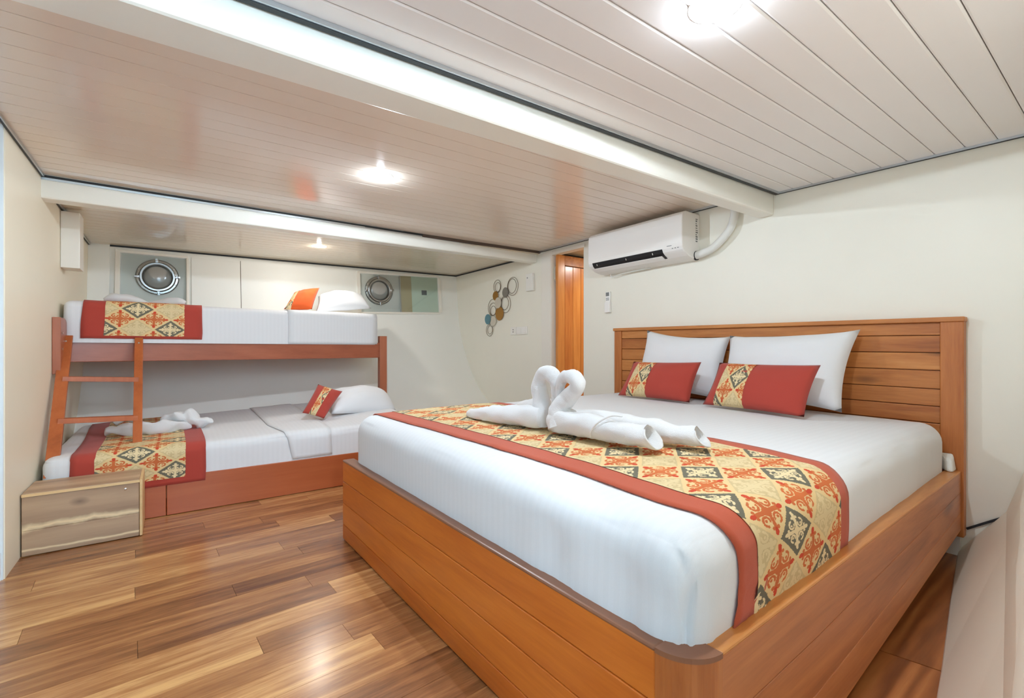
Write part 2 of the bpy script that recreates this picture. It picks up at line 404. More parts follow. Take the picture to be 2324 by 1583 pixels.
# wide boards in the gap on the near side of the bed
for q in ([(.95, .12), (1.921, .12), (1.921, .367), (1.889, .525), (1.885, .75), (.95, .75)], [(1.926, .12), (3.1, .12), (3.1, .75), (1.889, .75), (1.893, .525), (1.926, .367)]):
    c = (sum(p[0] for p in q)/6, sum(p[1] for p in q)/6)
    o = link('floor_board', MB().prism(q, lambda a, b: (a-c[0], b-c[1], -.012), lambda a, b: (a-c[0], b-c[1], .004)).mesh('floor_board', M_floor2), floor_o, (c[0], c[1], 0))
    o.rotation_euler.z = 0

# ------------------------------------------------------------------ structure: ceiling
cb = MB()
def slab(mb, x0, x1, y0, y1, fz, dz, th):
    mb.hexa([(x0,y0,fz(x0,y0)+dz),(x1,y0,fz(x1,y0)+dz),(x1,y1,fz(x1,y1)+dz),(x0,y1,fz(x0,y1)+dz),(x0,y0,fz(x0,y0)+dz+th),(x1,y0,fz(x1,y0)+dz+th),(x1,y1,fz(x1,y1)+dz+th),(x0,y1,fz(x0,y1)+dz+th)])
slab(cb, -1.6, XR, -1.2, 1.50, z_near, .008, .06)
slab(cb, -1.6, XR, 1.50, 3.72, z_mid, .008, .06)
slab(cb, XL-.06, XR, 3.72, 5.60, z_far, .008, .12)
ceil_o = cb.build('ceiling', M_gap, None, origin=(0, 0, 0)); tag(ceil_o, 'low cabin ceiling of narrow glossy planks in three sections', 'ceiling', kind='structure')
def ceil_planks(y0, y1, pitch, phase, fz, mat, x0, x1, gap, bev):
    k = math.floor((y0-phase)/pitch); y = phase+k*pitch
    while y < y1-.004:
        a, b = max(y+gap/2, y0), min(y+pitch-gap/2, y1)
        if b-a > .012:
            c = ((x0+x1)/2, (a+b)/2); mb = MB(); vs = []
            prof = [(a, .010), (a, .003), (a+bev, 0), (b-bev, 0), (b, .003), (b, .010)]
            mb.prism(prof, lambda yy, zz: (x0, yy, fz(x0, yy)+zz), lambda yy, zz: (x1, yy, fz(x1, yy)+zz))
            org = (c[0], c[1], fz(*c))
            link('ceiling_plank', mb.mesh('ceiling_plank', mat, org), ceil_o, org)
        y += pitch
ceil_planks(-1.2, 1.385, .1105, 1.178, z_near, M_pvc_near, -1.6, XR, .003, .006)
ceil_planks(1.50, 3.75, .1035, 1.953, z_mid, M_pvc_mid, -1.6, XR, .0040, .0004)
ceil_planks(3.74, 5.50, .1035, 3.80, z_far, M_pvc_far, XL-.02, XR, .002, .0015)

# beams
bm_ = MB().hexa([(-1.6,1.40,1.79),(XR,1.40,1.850),(XR,1.50,1.852),(-1.6,1.59,1.79),(-1.6,1.40,1.95),(XR,1.40,2.06),(XR,1.50,2.06),(-1.6,1.59,2.06)])
tag(bm_.build('trim_1', M_beam, None, bevel=.012), 'near white painted deck beam crossing the ceiling', 'beam', kind='structure')
bm_ = MB().hexa([(XL-.02,3.64,1.842),(XR,3.775,1.905),(XR,3.875,1.905),(XL-.02,3.75,1.842),(XL-.02,3.64,2.05),(XR,3.775,2.08),(XR,3.875,2.08),(XL-.02,3.75,2.05)])
tag(bm_.build('trim_2', M_beam, None, bevel=.01), 'white painted deck beam in front of the bunks', 'beam', kind='structure')

# ceiling edge trims: dark gasket and thin bright strip
def edge(n, p, q, inward, label, dark=.014, bright=.007, drop=.0):
    p, q, i = Vector(p), Vector(q), Vector(inward)
    o = MB().beam(p+i*dark/2, q+i*dark/2, dark, .016).build('trim_%d' % n, M_dark)
    tag(o, label, 'trim', kind='structure')
    if bright: MB().beam(p+i*(dark+bright/2)+Vector((0,0,.001)), q+i*(dark+bright/2)+Vector((0,0,.001)), bright, .014).build('trim_strip', M_alu, o)
    return o
edge(3, (-1.6, 1.392, z_near(-1.6,1.39)-.012), (XR, 1.392, z_near(XR,1.39)-.006), (0,-1,0), 'dark gasket between the near beam and near ceiling', .020, .008)
edge(4, (XR-.004, 1.38, z_near(XR,1.38)-.006), (XR-.004, .1, z_near(XR,.1)-.006), (-1,0,0), 'dark gasket along the headboard wall and near ceiling', .007, .004)
edge(5, (XL, 3.645, z_mid(XL,3.64)-.012), (XR, 3.778, z_mid(XR,3.77)-.010), (.0,-1,0), 'bright edged gasket along the far beam', .010, 0)
o5 = bpy.data.objects['trim_5']
MB().beam((XL, 3.637, z_mid(XL,3.64)-.024), (XR, 3.772, z_mid(XR,3.77)-.020), .006, .012).build('trim_strip', M_alu, o5)
edge(6, (XL+.001, 1.5, z_mid(XL,0)-.008), (XL+.001, 3.64, z_mid(XL,0)-.008), (1,0,0), 'gasket along the left wall and middle ceiling', .008, .006)
edge(7, (XR-.004, 1.5, z_mid(XR,0)-.008), (XR-.004, 3.77, z_mid(XR,0)-.008), (-1,0,0), 'gasket along the door wall and middle ceiling', .010, .006)
edge(8, (XL, 5.49, z_far(XL,0)-.007), (XR, 5.49, z_far(XR,0)-.007), (0,-1,0), 'dark gasket along the far hull and bunk ceiling', .010, 0)
edge(9, (XR-.004, 3.87, z_far(XR,0)-.007), (XR-.004, 5.49, z_far(XR,0)-.007), (-1,0,0), 'dark gasket along the door wall and bunk ceiling', .008, 0)
edge(10, (XL+.001, 3.75, z_far(XL,0)-.010), (XL+.001, 5.49, z_far(XL,0)-.010), (1,0,0), 'grey gasket along the left wall and bunk ceiling', .010, .006)

# ------------------------------------------------------------------ structure: walls
HP = [(-.05, 4.02), (.1, 4.25), (.2, 4.45), (.3, 4.62), (.40, 4.76), (.492, 4.885), (.60, 5.0), (.73, 5.11), (.869, 5.204), (1.02, 5.29), (1.187, 5.363), (1.36, 5.415), (1.45, 5.437), (1.6, 5.455), (1.8, 5.475), (2.05, 5.495)]
def hy(z):
    for (z0, y0), (z1, y1) in zip(HP, HP[1:]):
        if z <= z1: return lerp(y0, y1, max(0, (z-z0)/(z1-z0)))
    return HP[-1][1]
def shear(x): return .045*max(0.0, x-1.776)/1.1
W1 = (-.365, .125, 1.385, 1.872)       # window openings x0,x1,z0,z1 (before shear)
W2 = (1.80, 2.815, 1.432, 1.890)
hull = MB()
xs = sorted([XL-.02, 0.0, .5, .9, 1.4, 2.3, XR, W1[0], W1[1], W2[0], W2[1]])
zs = sorted({z for z, _ in HP} | {W1[2], W1[3], W2[2], W2[3]})
idx = {}
for xi, x in enumerate(xs):
    for zi, z in enumerate(zs):
        idx[xi, zi] = len(hull.v); hull.v.append((x, hy(z), z+(shear(x) if z > 1.4 else 0)))
for xi in range(len(xs)-1):
    for zi in range(len(zs)-1):
        mx, mz = (xs[xi]+xs[xi+1])/2, (zs[zi]+zs[zi+1])/2
        if any(w[0] < mx < w[1] and w[2] < mz < w[3] for w in (W1, W2)): continue
        hull.f.append((idx[xi, zi], idx[xi+1, zi], idx[xi+1, zi+1], idx[xi, zi+1]))
wf = hull.build('wall_far', M_hull, None, smooth=True, origin=(0, 0, 0), recalc=False); tag(wf, 'white curved hull side behind the bunks', 'wall', kind='structure')
def hbox(mb, x0, x1, z0, z1, d0, d1):   # a piece lying on the hull, from depth d0 to d1 towards the room
    p = []
    for d in (d0, d1):
        p += [(x0, hy(z0)-d, z0+shear(x0)), (x1, hy(z0)-d, z0+shear(x1)), (x1, hy(z1)-d, z1+shear(x1)), (x0, hy(z1)-d, z1+shear(x0))]
    mb.add(p, [(0,1,2,3),(7,6,5,4),(0,4,5,1),(1,5,6,2),(2,6,7,3),(3,7,4,0)])
    return mb
hbox(MB(), .165, .575, 1.36, 1.885, -.002, .007).build('wall_panel', M_hull, wf, bevel=.002)
hbox(MB(), XL, -.435, 1.2, 1.935, -.002, .008).build('wall_panel', M_hull, wf, bevel=.002)
hbox(MB(), .5775, .5815, 1.36, 1.90, -.001, .003).build('seam_batten', M_gap, wf)

def window(n, w, label, fw):
    x0, x1, z0, z1 = w
    root = thing('window_%d' % n, label, 'window', ((x0+x1)/2, 5.45, z0)); root['kind'] = 'structure'
    fr = MB()
    hbox(fr, x0-fw, x1+.012, z1, z1+fw*.75, -.01, .016); hbox(fr, x0-fw, x1+.012, z0-fw*.6, z0, -.01, .018)
    hbox(fr, x0-fw, x0, z0, z1, -.01, .016); hbox(fr, x1, x1+fw*(.6 if n == 1 else 1), z0, z1, -.01, .016)
    fr.build('window_frame', M_trimwhite, root, bevel=.003)
    rc = MB(); D = .06
    rc.add([(x0,hy(z0),z0+shear(x0)),(x1,hy(z0),z0+shear(x1)),(x1,hy(z1),z1+shear(x1)),(x0,hy(z1),z1+shear(x0)),
            (x0,5.44+D,z0+shear(x0)),(x1,5.44+D,z0+shear(x1)),(x1,5.44+D,z1+shear(x1)),(x0,5.44+D,z1+shear(x0))],
           [(0,4,5,1),(1,5,6,2),(2,6,7,3),(3,7,4,0),(4,7,6,5)])
    rc.build('recess', M_backing, root, solid=.006)
    return root
def porthole(root, c, R, hinge):
    ax = (0, -1, 0); c = Vector(c)
    rg = MB(); rg.lathe([(R*.66, 0), (R, 0), (R, .018), (R*.95, .026), (R*.84, .028), (R*.80, .046), (R*.70, .046), (R*.66, .03)], c, ax, 48, True)
    r = rg.build('porthole_ring', M_chrome, root, smooth=False, bevel=.002)
    g = MB(); g.lathe([(R*.70, .012), (R*.55, .024), (R*.3, .032), (.004, .035)], c, ax, 40)
    g.build('porthole_glass', M_porthole, r, smooth=True)
    for k, a in enumerate((90, 180, 270, 0)):
        t = math.radians(a+hinge); p = c+Vector((math.cos(t)*R*.92, -.034, math.sin(t)*R*.92))
        d = Vector((math.cos(t), 0, math.sin(t)))
        MB().beam(p-d*R*.12, p+d*R*.12, .022, .018, (0,1,0)).lathe([(.009, -.012), (.009, .012)], p+d*R*.03, (0,-1,0), 10).build('porthole_dog', M_chrome, r, bevel=.003)
    for k in range(6):
        t = math.radians(k*60+35); p = c+Vector((math.cos(t)*R*.90, -.026, math.sin(t)*R*.90))
        MB().lathe([(.006, -.002), (.006, .003), (.003, .005)], p, ax, 8).build('ring_bolt', M_screw, r)
w1 = window(1, W1, 'left cabin window with porthole above the upper bunk', .034)
porthole(w1, (-.095, 5.497, 1.672), .165, 3)
mb = MB(); hbox(mb, W1[0]+.012, W1[1]-.004, W1[2]+.004, W1[3]-.004, -.012, -.009); mb.build('window_pane', M_glass, w1)
w2 = window(2, W2, 'right cabin window with porthole and pale green pane', .036)
porthole(w2, (2.035, 5.497, 1.705), .172, 5)
mb = MB(); hbox(mb, W2[0]+.01, 2.30, W2[2]+.004, W2[3]-.004, -.012, -.009); mb.build('window_pane', M_glass, w2)
mb = MB(); hbox(mb, 2.30, W2[1]-.006, W2[2]+.004, W2[3]-.004, -.006, -.003); mb.build('window_pane', M_glass_g, w2)
mb = MB(); hbox(mb, 2.292, 2.304, W2[2]+.003, W2[3]-.003, -.014, -.002); mb.build('pane_stile', M_alu, w2)
mb = MB(); hbox(mb, 2.31, 2.45, W2[2]+.002, W2[3]-.002, -.022, -.014); mb.build('tan_board', M_tan, w2)
mb = MB(); hbox(mb, 2.45, W2[1]-.002, W2[2]+.002, W2[3]-.002, -.020, -.010); mb.build('green_board', M_green, w2)
mb = MB(); hbox(mb, 2.585, 2.655, 1.655, 1.715, -.0028, -.0012); mb.build('pane_sticker', M_grey, w2)

# left wall and its near end
o = MB().box((XL-.06, 2.94, -.05), (XL, 5.6, 2.06)).build('wall_left', M_wall_warm, None, origin=(0, 0, 0)); tag(o, 'warm cream wall at the left beside the bunk ladder', 'wall', kind='structure')
o = MB().box((-1.66, -1.2, -.05), (-1.6, 2.95, 2.06)).build('wall_unseen_side', M_endwall, None, origin=(0, 0, 0)); tag(o, 'unseen pale side wall added left of the camera to hold back fill light', 'wall', kind='structure')  # unseen wall added to keep sky light off the bed foot
o = MB().box((-1.6, 2.93, -.05), (XL-.004, 2.99, 2.06)).build('wall_left_end', M_endwall, None, origin=(0, 0, 0)); tag(o, 'pale bluish end face of the left partition', 'wall', kind='structure')
mb = MB().box((-.70, 2.918, -.01), (XL-.010, 2.932, .12)).build('baseboard_left', M_endwall, None, bevel=.003); tag(mb, 'white baseboard on the left partition end', 'baseboard', kind='structure')

o = MB().box((-1.66, -1.26, -.05), (3.17, -1.2, 1.0)).box((-1.66, -1.26, 1.0), (-.3, -1.2, 2.06)).box((1.9, -1.26, 1.0), (3.17, -1.2, 2.06)).build('wall_unseen_back', M_hull, None, origin=(0, 0, 0)); tag(o, 'unseen white wall added behind the camera, letting daylight in only through a wide high opening', 'wall', kind='structure')  # added out of view: sill cuts low daylight, opening lights the beam faces
# headboard wall with the door opening
DY0, DY1, DZ = 3.095, 3.53, 1.945
wr = MB().box((XR, .0, -.05), (XR+.07, DY0, 2.06)).box((XR, DY1, -.05), (XR+.07, 5.6, 2.06)).box((XR, DY0, DZ), (XR+.07, DY1, 2.06))
wr = wr.build('wall_right', M_wall, None, origin=(0, 0, 0)); tag(wr, 'cream wall behind the headboard, air conditioner and wall art', 'wall', kind='structure')
MB().box((XR-.012, DY1, .0), (XR+.002, DY1+.16, 1.985)).build('door_casing', M_trimwhite, wr, bevel=.003)
MB().box((XR-.010, DY0-.02, DZ), (XR+.002, DY1+.01, 1.975)).build('door_casing', M_trimwhite, wr, bevel=.003)
MB().box((XR-.022, DY1+.004, .0), (XR+.05, DY1+.03, 1.95)).build('door_jamb', M_trimwhite, wr, bevel=.003)
# small corridor beyond the door
cor = MB()
cor.box((XR+.07, 2.2, -.05), (4.7, 2.26, 2.06)).box((4.64, 2.2, -.05), (4.7, 3.9, 2.06)).box((XR+.07, 3.66, -.05), (4.7, 3.72, 2.06)).box((XR+.07, 2.2, 1.985), (4.7, 3.9, 2.05)).box((XR+.0, 2.2, -.06), (4.7, 3.9, -.012))
o = cor.build('wall_corridor', M_wall_warm, None, origin=(0, 0, 0)); tag(o, 'cream corridor beyond the open door', 'wall', kind='structure')
for k in range(7):
    MB().box((XR+.08, 2.9+k*.104, 1.976), (4.6, 3.0+k*.104, 1.986)).build('ceiling_plank', M_pvc_far, o)
MB().box((XR+.10, 3.535, 1.955), (4.5, 3.56, 1.975)).build('dark_gasket', M_dark, o)
# door leaf, open into the corridor
dr = thing('door_1', 'varnished orange wooden door standing open beside the swans', 'door', (XR+.06, 3.52, 0)); dr['kind'] = 'structure'
hx, hyy = XR+.025, 3.512
dd = Vector((1, -.012, 0)).normalized(); dn = Vector((-dd.y, dd.x, 0))
def dpt(a, n, z): return tuple(Vector((hx, hyy, 0))+dd*a+dn*n+Vector((0, 0, z)))
def dbox(mb, a0, a1, n0, n1, z0, z1):
    return mb.hexa([dpt(a0,n0,z0),dpt(a1,n0,z0),dpt(a1,n1,z0),dpt(a0,n1,z0),dpt(a0,n0,z1),dpt(a1,n0,z1),dpt(a1,n1,z1),dpt(a0,n1,z1)])
dbox(MB(), 0, .09, -.036, 0, .02, 1.945).build('door_stile', M_door, dr, bevel=.003)
dbox(MB(), .54, .63, -.036, 0, .02, 1.945).build('door_stile', M_door, dr, bevel=.003)
dbox(MB(), .09, .54, -.036, 0, 1.845, 1.945).build('door_rail', M_head, dr, bevel=.003)
dbox(MB(), .09, .54, -.036, 0, .02, .16).build('door_rail', M_head, dr, bevel=.003)
dbox(MB(), .086, .544, -.024, -.010, .15, 1.85).build('panel_groove', M_doorline, dr)
for a0, a1 in ((.097, .205), (.209, .317), (.321, .429), (.433, .534)):
    dbox(MB(), a0, a1, -.031, -.012, .167, 1.838).build('door_panel', M_door, dr, bevel=.003)
for z in (1.70, .35):
    MB().box((XR+.030, DY1-.022, z), (XR+.052, DY1+.002, z+.12)).lathe([(.008, -.01), (.008, .13)], (XR+.022, DY1-.012, z), (0, 0, 1), 10).build('door_hinge', M_screw, dr)

# near hull on the camera's right
nb = MB(); rows = []
for (x, y) in ((.55, .173), (1.20, .265), (1.78, .348), (1.916, .366), (2.57, .462), (3.098, .535)):
    rows.append([(x, y, -.01), (x, y-.006, .02), (x, .119*x, .25), (x, .088*x, .6), (x, .06*x, 2.05)])
nb.grid(rows); o = nb.build('wall_near_hull', M_lining, None, origin=(0, 0, 0), solid=.02)
tag(o, 'cream lined hull slope at the right edge beyond the bed', 'wall', kind='structure')
MB().beam((3.092, .51, .135), (3.092, .35, .252), .010, .006, (1, 0, 0)).build('crack_seam', M_dark, o)
MB().hexa([(3.06,.53,-.01),(3.098,.53,-.01),(3.098,.72,-.01),(3.06,.72,-.01),(3.085,.53,.16),(3.099,.53,.16),(3.099,.72,.16),(3.085,.72,.16)]).build('baseboard_right', M_trimwhite, None)
tag(bpy.data.objects['baseboard_right'], 'white lower strip of wall under the headboard', 'baseboard', kind='structure')

# ------------------------------------------------------------------ ceiling downlights
fz = {'near': z_near, 'mid': z_mid, 'far': z_far}
labs = ['round recessed downlight in the middle ceiling section', 'round recessed downlight above the bunk beds', 'round recessed downlight in the near ceiling at the top edge', 'round recessed downlight in the near ceiling out of frame']
for (x, y, sec, wt), lab in zip(LAMPS, labs):
    z = fz[sec](x, y)
    t = thing('ceiling_downlight', lab, 'downlight', (x, y, z), 'recessed ceiling downlights')
    MB().lathe([(.060, -.002), (.070, -.002), (.070, .0005), (.068, .0012), (.060, .0012)], (x, y, z), (0, 0, -1), 32, True).build('lamp_ring', M_plastic, t, smooth=False)
    MB().lathe([(.0605, .0008), (.0605, .0016), (.052, .0022)], (x, y, z), (0, 0, -1), 24).build('lamp_lens', M_lens, t)
    for kind_, frac in (('SPOT', 1.0), ('POINT', .12)):   # the downlight's beam, and a weak point light added for the glow on the ceiling
        l = bpy.data.lights.new('downlight_lamp', kind_); l.shadow_soft_size = .02; l.energy = wt*frac; l.color = LAMP_WARM if sec == 'far' else LAMP_COOL
        if kind_ == 'SPOT': l.spot_size = math.pi; l.spot_blend = .02
        lo = bpy.data.objects.new('downlight_lamp', l); COL.objects.link(lo); lo.location = (x, y, z-.024)
l = bpy.data.lights.new('corridor_lamp', 'AREA'); l.shape = 'DISK'; l.size = .12; l.energy = 5.5; l.color = LAMP_WARM
lo = bpy.data.objects.new('corridor_lamp', l); COL.objects.link(lo); lo.location = (3.75, 2.95, 1.95)

# ------------------------------------------------------------------ soft furnishings helpers
class Matt:
    """rounded mattress over a quadrilateral; a runs along, b runs from the open front side to the back"""
    def __init__(s, c00, c10, c11, c01, z0, ztops, r, crown=.0, wr=0.0, clamp=False):
        s.clamp = clamp
        s.c = [Vector((*p, 0)) for p in (c00, c10, c11, c01)]; s.z0 = z0; s.zt = ztops; s.r = r; s.crown = crown; s.wr = wr
        s.L = ((s.c[1]-s.c[0]).length+(s.c[2]-s.c[3]).length)/2; s.W = ((s.c[3]-s.c[0]).length+(s.c[2]-s.c[1]).length)/2
        s.H = sum(ztops)/4-z0
    fold = False
    def map(s, a, b, h):
        u, v = a/s.L, b/s.W; c = s.c
        p = (c[0]*(1-u)+c[1]*u)*(1-v)+(c[3]*(1-u)+c[2]*u)*v
        zt = (s.zt[0]*(1-u)+s.zt[1]*u)*(1-v)+(s.zt[3]*(1-u)+s.zt[2]*u)*v
        k = h/s.H
        z = s.z0+(zt-s.z0)*k
        uu, vv = min(1, max(0, u)), min(1, max(0, v))
        if k > .5: z += s.crown*(1-(2*uu-1)**4)*(1-(2*vv-1)**4)*min(1, (k-.5)*2)
        q = Vector((p.x, p.y, z))
        if s.wr:
            w = nz(q.x*5, q.y*5, q.z*5)*s.wr+nz(q.x*14+3, q.y*14, q.z*6)*s.wr*.5
            if k < .9: q += Vector((w, w, 0))*1.3*min(1, k*4)
            q.z += w*.5 if k > .3 else 0
        if s.fold and k < .93:   # tucked folds of the sheet round the near foot corner
            g = math.exp(-(math.hypot(a, b)/.42)**2)*(1-k)**.6
            f = -abs(nz((a-b)*15+2.2*k, k*2.2, 4)+.6*nz((a-b)*34+4*k, k*3, 9))
            q += min(1, k*5)*Vector((-.030*f*g*(a < .1), -.024*f*g*(b < .1), 0))
            q.x -= min(1, k*5)*.006*nz(b*9, k*3, 2)*(1-k)*(a < .1)
        if s.clamp: q.y = min(q.y, hy(q.z)-.006)
        return q
    def surf(s, n=(40, 30)):
        L, W, H, r = s.L, s.W, s.H, s.r
        def cuts(T, m, rr):
            e = [rr*t for t in (0, .12, .3, .5, .75, 1)]
            mid = [lerp(rr, T-rr, i/m) for i in range(1, m)]
            return e+mid+[T-t for t in reversed(e)]
        A, B, C = cuts(L, n[0], r), cuts(W, n[1], r), cuts(H*2, 4, r)
        C = [c for c in C if c <= H-1e-6]+[H] if False else sorted({0, H*.3, H*.55, H-r, H-r*.75, H-r*.5, H-r*.3, H-r*.12, H})
        def rnd(a, b, h):
            q = Vector((min(max(a, r), L-r), min(max(b, r), W-r), min(h, H-r)))
            d = Vector((a, b, h))-q
            if d.length > 1e-9: q += d.normalized()*r
            return s.map(q.x, q.y, q.z)
        mb = MB()
        mb.grid([[rnd(a, b, H) for b in B] for a in A])
        mb.grid([[rnd(a, 0, h) for h in C] for a in A]); mb.grid([[rnd(a, W, h) for h in C] for a in A])
        mb.grid([[rnd(0, b, h) for h in C] for b in B]); mb.grid([[rnd(L, b, h) for h in C] for b in B])
        mb.grid([[rnd(a, b, 0) for b in (0, W)] for a in (0, L)])
        return mb
    def profile(s, h0, b1, e, over=None, n=8):
        """points (b,h) across the mattress from height h0 on the front up over the top to depth b1 (then down to height over at the back)"""
        r, W, H = s.r, s.W, s.H; pts = []
        m = max(2, int((H-r-h0)/.025)+1)
        for i in range(m): pts.append((-e, lerp(h0, H-r, i/m)))
        for i in range(n+1):
            t = math.pi/2*i/n; pts.append((r-(r+e)*math.cos(t), H-r+(r+e)*math.sin(t)))
        end = b1 if over is None else W-r
        m = max(2, int((end-r)/.03))
        for i in range(1, m+1): pts.append((lerp(r, end, i/m), H+e))
        if over is not None:
            for i in range(1, n+1):
                t = math.pi/2*i/n; pts.append((W-r+(r+e)*math.sin(t), H-r+(r+e)*math.cos(t)))
            m = max(2, int((H-r-over)/.025))
            for i in range(1, m+1): pts.append((W+e, lerp(H-r, over, i/m)))
        return pts
    def drape(s, prof, fa0, fa1, na, uv0=0, wob=0.0, t0=0.0, t1=1.0):
        """cloth strip: at each profile point runs from fa0 to fa1 along a"""
        mb = MB(); P = []; U = []; acc = 0; prev = None
        for (b, h) in prof:
            if prev: acc += math.hypot(b-prev[0], h-prev[1])
            prev = (b, h); row = []; ur = []
            a0, a1 = fa0(acc), fa1(acc); a0, a1 = lerp(a0, a1, t0), lerp(a0, a1, t1)
            for i in range(na+1):
                a = lerp(a0, a1, i/na); p = s.map(a, b, h)
                if wob: p += Vector((0, -1 if b < s.W/2 else 1, .7))*abs(nz(p.x*9, p.y*9, p.z*9))*wob
                row.append(p); ur.append((a-fa0(acc), acc-uv0))
            P.append(row); U.append(ur)
        return mb.grid(P, U)

def cushion(bl, br, tr, tl, T, bow=.05, n=20, pow_=.55, u0=0, u1=1, off=0, seed=0, crease=.004, uvs=(1, 1), bow_v=None, back=1.0):
    """plump cushion between four corner points, thickness T along its normal"""
    bl, br, tr, tl = map(Vector, (bl, br, tr, tl)); nrm = (br-bl).cross(tl-bl).normalized()
    bv = bow if bow_v is None else bow_v
    mb = MB()
    for sgn in (1, -1):
        P = []; U = []
        for i in range(n+1):
            u = lerp(u0, u1, i/n); row = []; ur = []
            for j in range(n+1):
                v = j/n
                su, sv = 2*u-1, 2*v-1
                uu = .5+.5*su*(1-bow*(1-sv*sv)); vv = .5+.5*sv*(1-bv*(1-su*su))
                p = bl*(1-uu)*(1-vv)+br*uu*(1-vv)+tr*uu*vv+tl*(1-uu)*vv
                h = (max(0, 1-su**2)*max(0, 1-sv**2))**pow_
                w = crease*nz(u*6+seed, v*6, sgn)*(.25+h)
                p = p+nrm*sgn*(T/2*h*(1 if sgn > 0 else back)+off*(1 if h > 0 else 0)+w*min(1, 4*h))
                row.append(p); ur.append((u*uvs[0], v*uvs[1]))
            P.append(row); U.append(ur)
        mb.grid(P, U)
    return mb

def make_cushion(name, label, cat, corners, T, mat, band=None, bandmat=None, uvs=(.5, .27), group=None, **kw):
    c = sum((Vector(p) for p in corners), Vector())/4
    root = thing(name, label, cat, (c.x, c.y, min(p[2] for p in corners)), group)
    cushion(*corners, T, seed=random.random()*9, uvs=uvs, **kw).build('cushion_body' if band else 'pillow_body', mat, root, smooth=True, weld=.0005)
    if band:
        kw2 = dict(kw); kw2.pop('seed', None); kw2['crease'] = 0
        cushion(*corners, T, u0=band[0], u1=band[1], off=.0022, uvs=uvs, **kw2).build('pattern_band', bandmat, root, smooth=True, weld=.0001)
    return root

# ------------------------------------------------------------------ the double bed
FR, FL, HR, HL = Vector((.765, .479, 0)), Vector((.731, 2.498, 0)), Vector((3.055, .522, 0)), Vector((3.055, 2.60, 0))
ZT = .414
bed = thing('double_bed', 'large double bed with orange brown plank base and planked headboard', 'bed', (1.9, 1.5, 0))
head = MB().box((3.052, .512, .06), (3.097, .560+.04, 1.155))
HB0, HB1 = .512, 2.68
def ztop(y): return lerp(1.155, 1.176, (y-HB0)/(HB1-HB0))
hb = MB()
hb.hexa([(3.075,HB0+.02,.1),(3.097,HB0+.02,.1),(3.097,HB1-.02,.1),(3.075,HB1-.02,.1),(3.075,HB0+.02,1.12),(3.097,HB0+.02,1.12),(3.097,HB1-.02,1.14),(3.075,HB1-.02,1.14)])
headboard = hb.build('headboard', M_head, bed)
MB().hexa([(3.044,HB0,.10),(3.097,HB0,.10),(3.097,HB0+.085,.10),(3.044,HB0+.085,.10),(3.044,HB0,ztop(HB0)-.022),(3.097,HB0,ztop(HB0)-.022),(3.097,HB0+.085,ztop(HB0+.08)-.022),(3.044,HB0+.085,ztop(HB0+.08)-.022)]).build('headboard_stile', M_head_z, headboard, bevel=.004)
MB().hexa([(3.050,HB1-.075,.10),(3.097,HB1-.075,.10),(3.097,HB1,.10),(3.050,HB1,.10),(3.050,HB1-.075,ztop(HB1)-.022),(3.097,HB1-.075,ztop(HB1)-.022),(3.097,HB1,ztop(HB1)-.022),(3.050,HB1,ztop(HB1)-.022)]).build('headboard_stile', M_head_z, headboard, bevel=.004)
MB().hexa([(3.036,HB0-.004,ztop(HB0)-.024),(3.098,HB0-.004,ztop(HB0)-.024),(3.098,HB1+.004,ztop(HB1)-.024),(3.036,HB1+.004,ztop(HB1)-.024),(3.036,HB0-.004,ztop(HB0)),(3.098,HB0-.004,ztop(HB0)),(3.098,HB1+.004,ztop(HB1)),(3.036,HB1+.004,ztop(HB1))]).build('headboard_cap', M_head, headboard, bevel=.004)
zc = 0.0
hts = [.066, .086, .088, .092, .086, .084, .092, .092]
for k, h in enumerate(hts):
    y0, y1 = HB0+.086, HB1-.076; a, b = .024+zc, .024+zc+h-.0035; dx = random.uniform(0, .004)
    t0, t1 = ztop(y0), ztop(y1)
    p = [(3.056+dx,y0,t0-b),(3.08,y0,t0-b),(3.08,y1,t1-b),(3.056+dx,y1,t1-b),(3.056+dx,y0,t0-a),(3.08,y0,t0-a),(3.08,y1,t1-a),(3.056+dx,y1,t1-a)]
    c = Vector((3.06, (y0+y1)/2, t0-b))
    o = link('headboard_plank', MB().hexa(p).mesh('headboard_plank', M_head, c), headboard, c-Vector((1.9, 1.5, 0)))
    md = o.modifiers.new('bevel', 'BEVEL'); md.width = .003; md.segments = 2
    zc += h
# foot board : cap rim + four boards, rounded corner post at the near corner
fdir = (FL-FR).normalized(); fn = Vector((fdir.y, -fdir.x, 0))  # fn points into the bed (+x)
if fn.x < 0: fn = -fn
sdir = (HR-FR).normalized(); sn = Vector((-sdir.y, sdir.x, 0))
RC = .088
def fpt(t, d, z): return tuple(FR+fdir*t+fn*d+Vector((0, 0, z)))
FLEN = (FL-FR).length
def fboard(mb, t0, t1, d0, d1, z0, z1):
    return mb.hexa([fpt(t0,d0,z0),fpt(t0,d1,z0),fpt(t1,d1,z0),fpt(t1,d0,z0),fpt(t0,d0,z1),fpt(t0,d1,z1),fpt(t1,d1,z1),fpt(t1,d0,z1)])
foot = fboard(MB(), RC, FLEN-.005, .010, .048, .02, ZT-.012).build('footboard', M_bed_y, bed)
for (z0, z1) in ((.006, .082), (.084, .193), (.195, .305), (.307, ZT-.002)):
    a = fboard(MB(), RC+.001, FLEN, 0, .014, z0, z1); c = Vector(fpt(FLEN/2, 0, z0))
    o = link('foot_plank', a.mesh('foot_plank', M_bed_y, c), foot, c-Vector((1.9, 1.5, 0)))
    md = o.modifiers.new('bevel', 'BEVEL'); md.width = .003; md.segments = 2
fboard(MB(), RC, FLEN+.003, -.001, .060, ZT-.008, ZT+.004).build('foot_rim', M_rim, bed, bevel=.005)
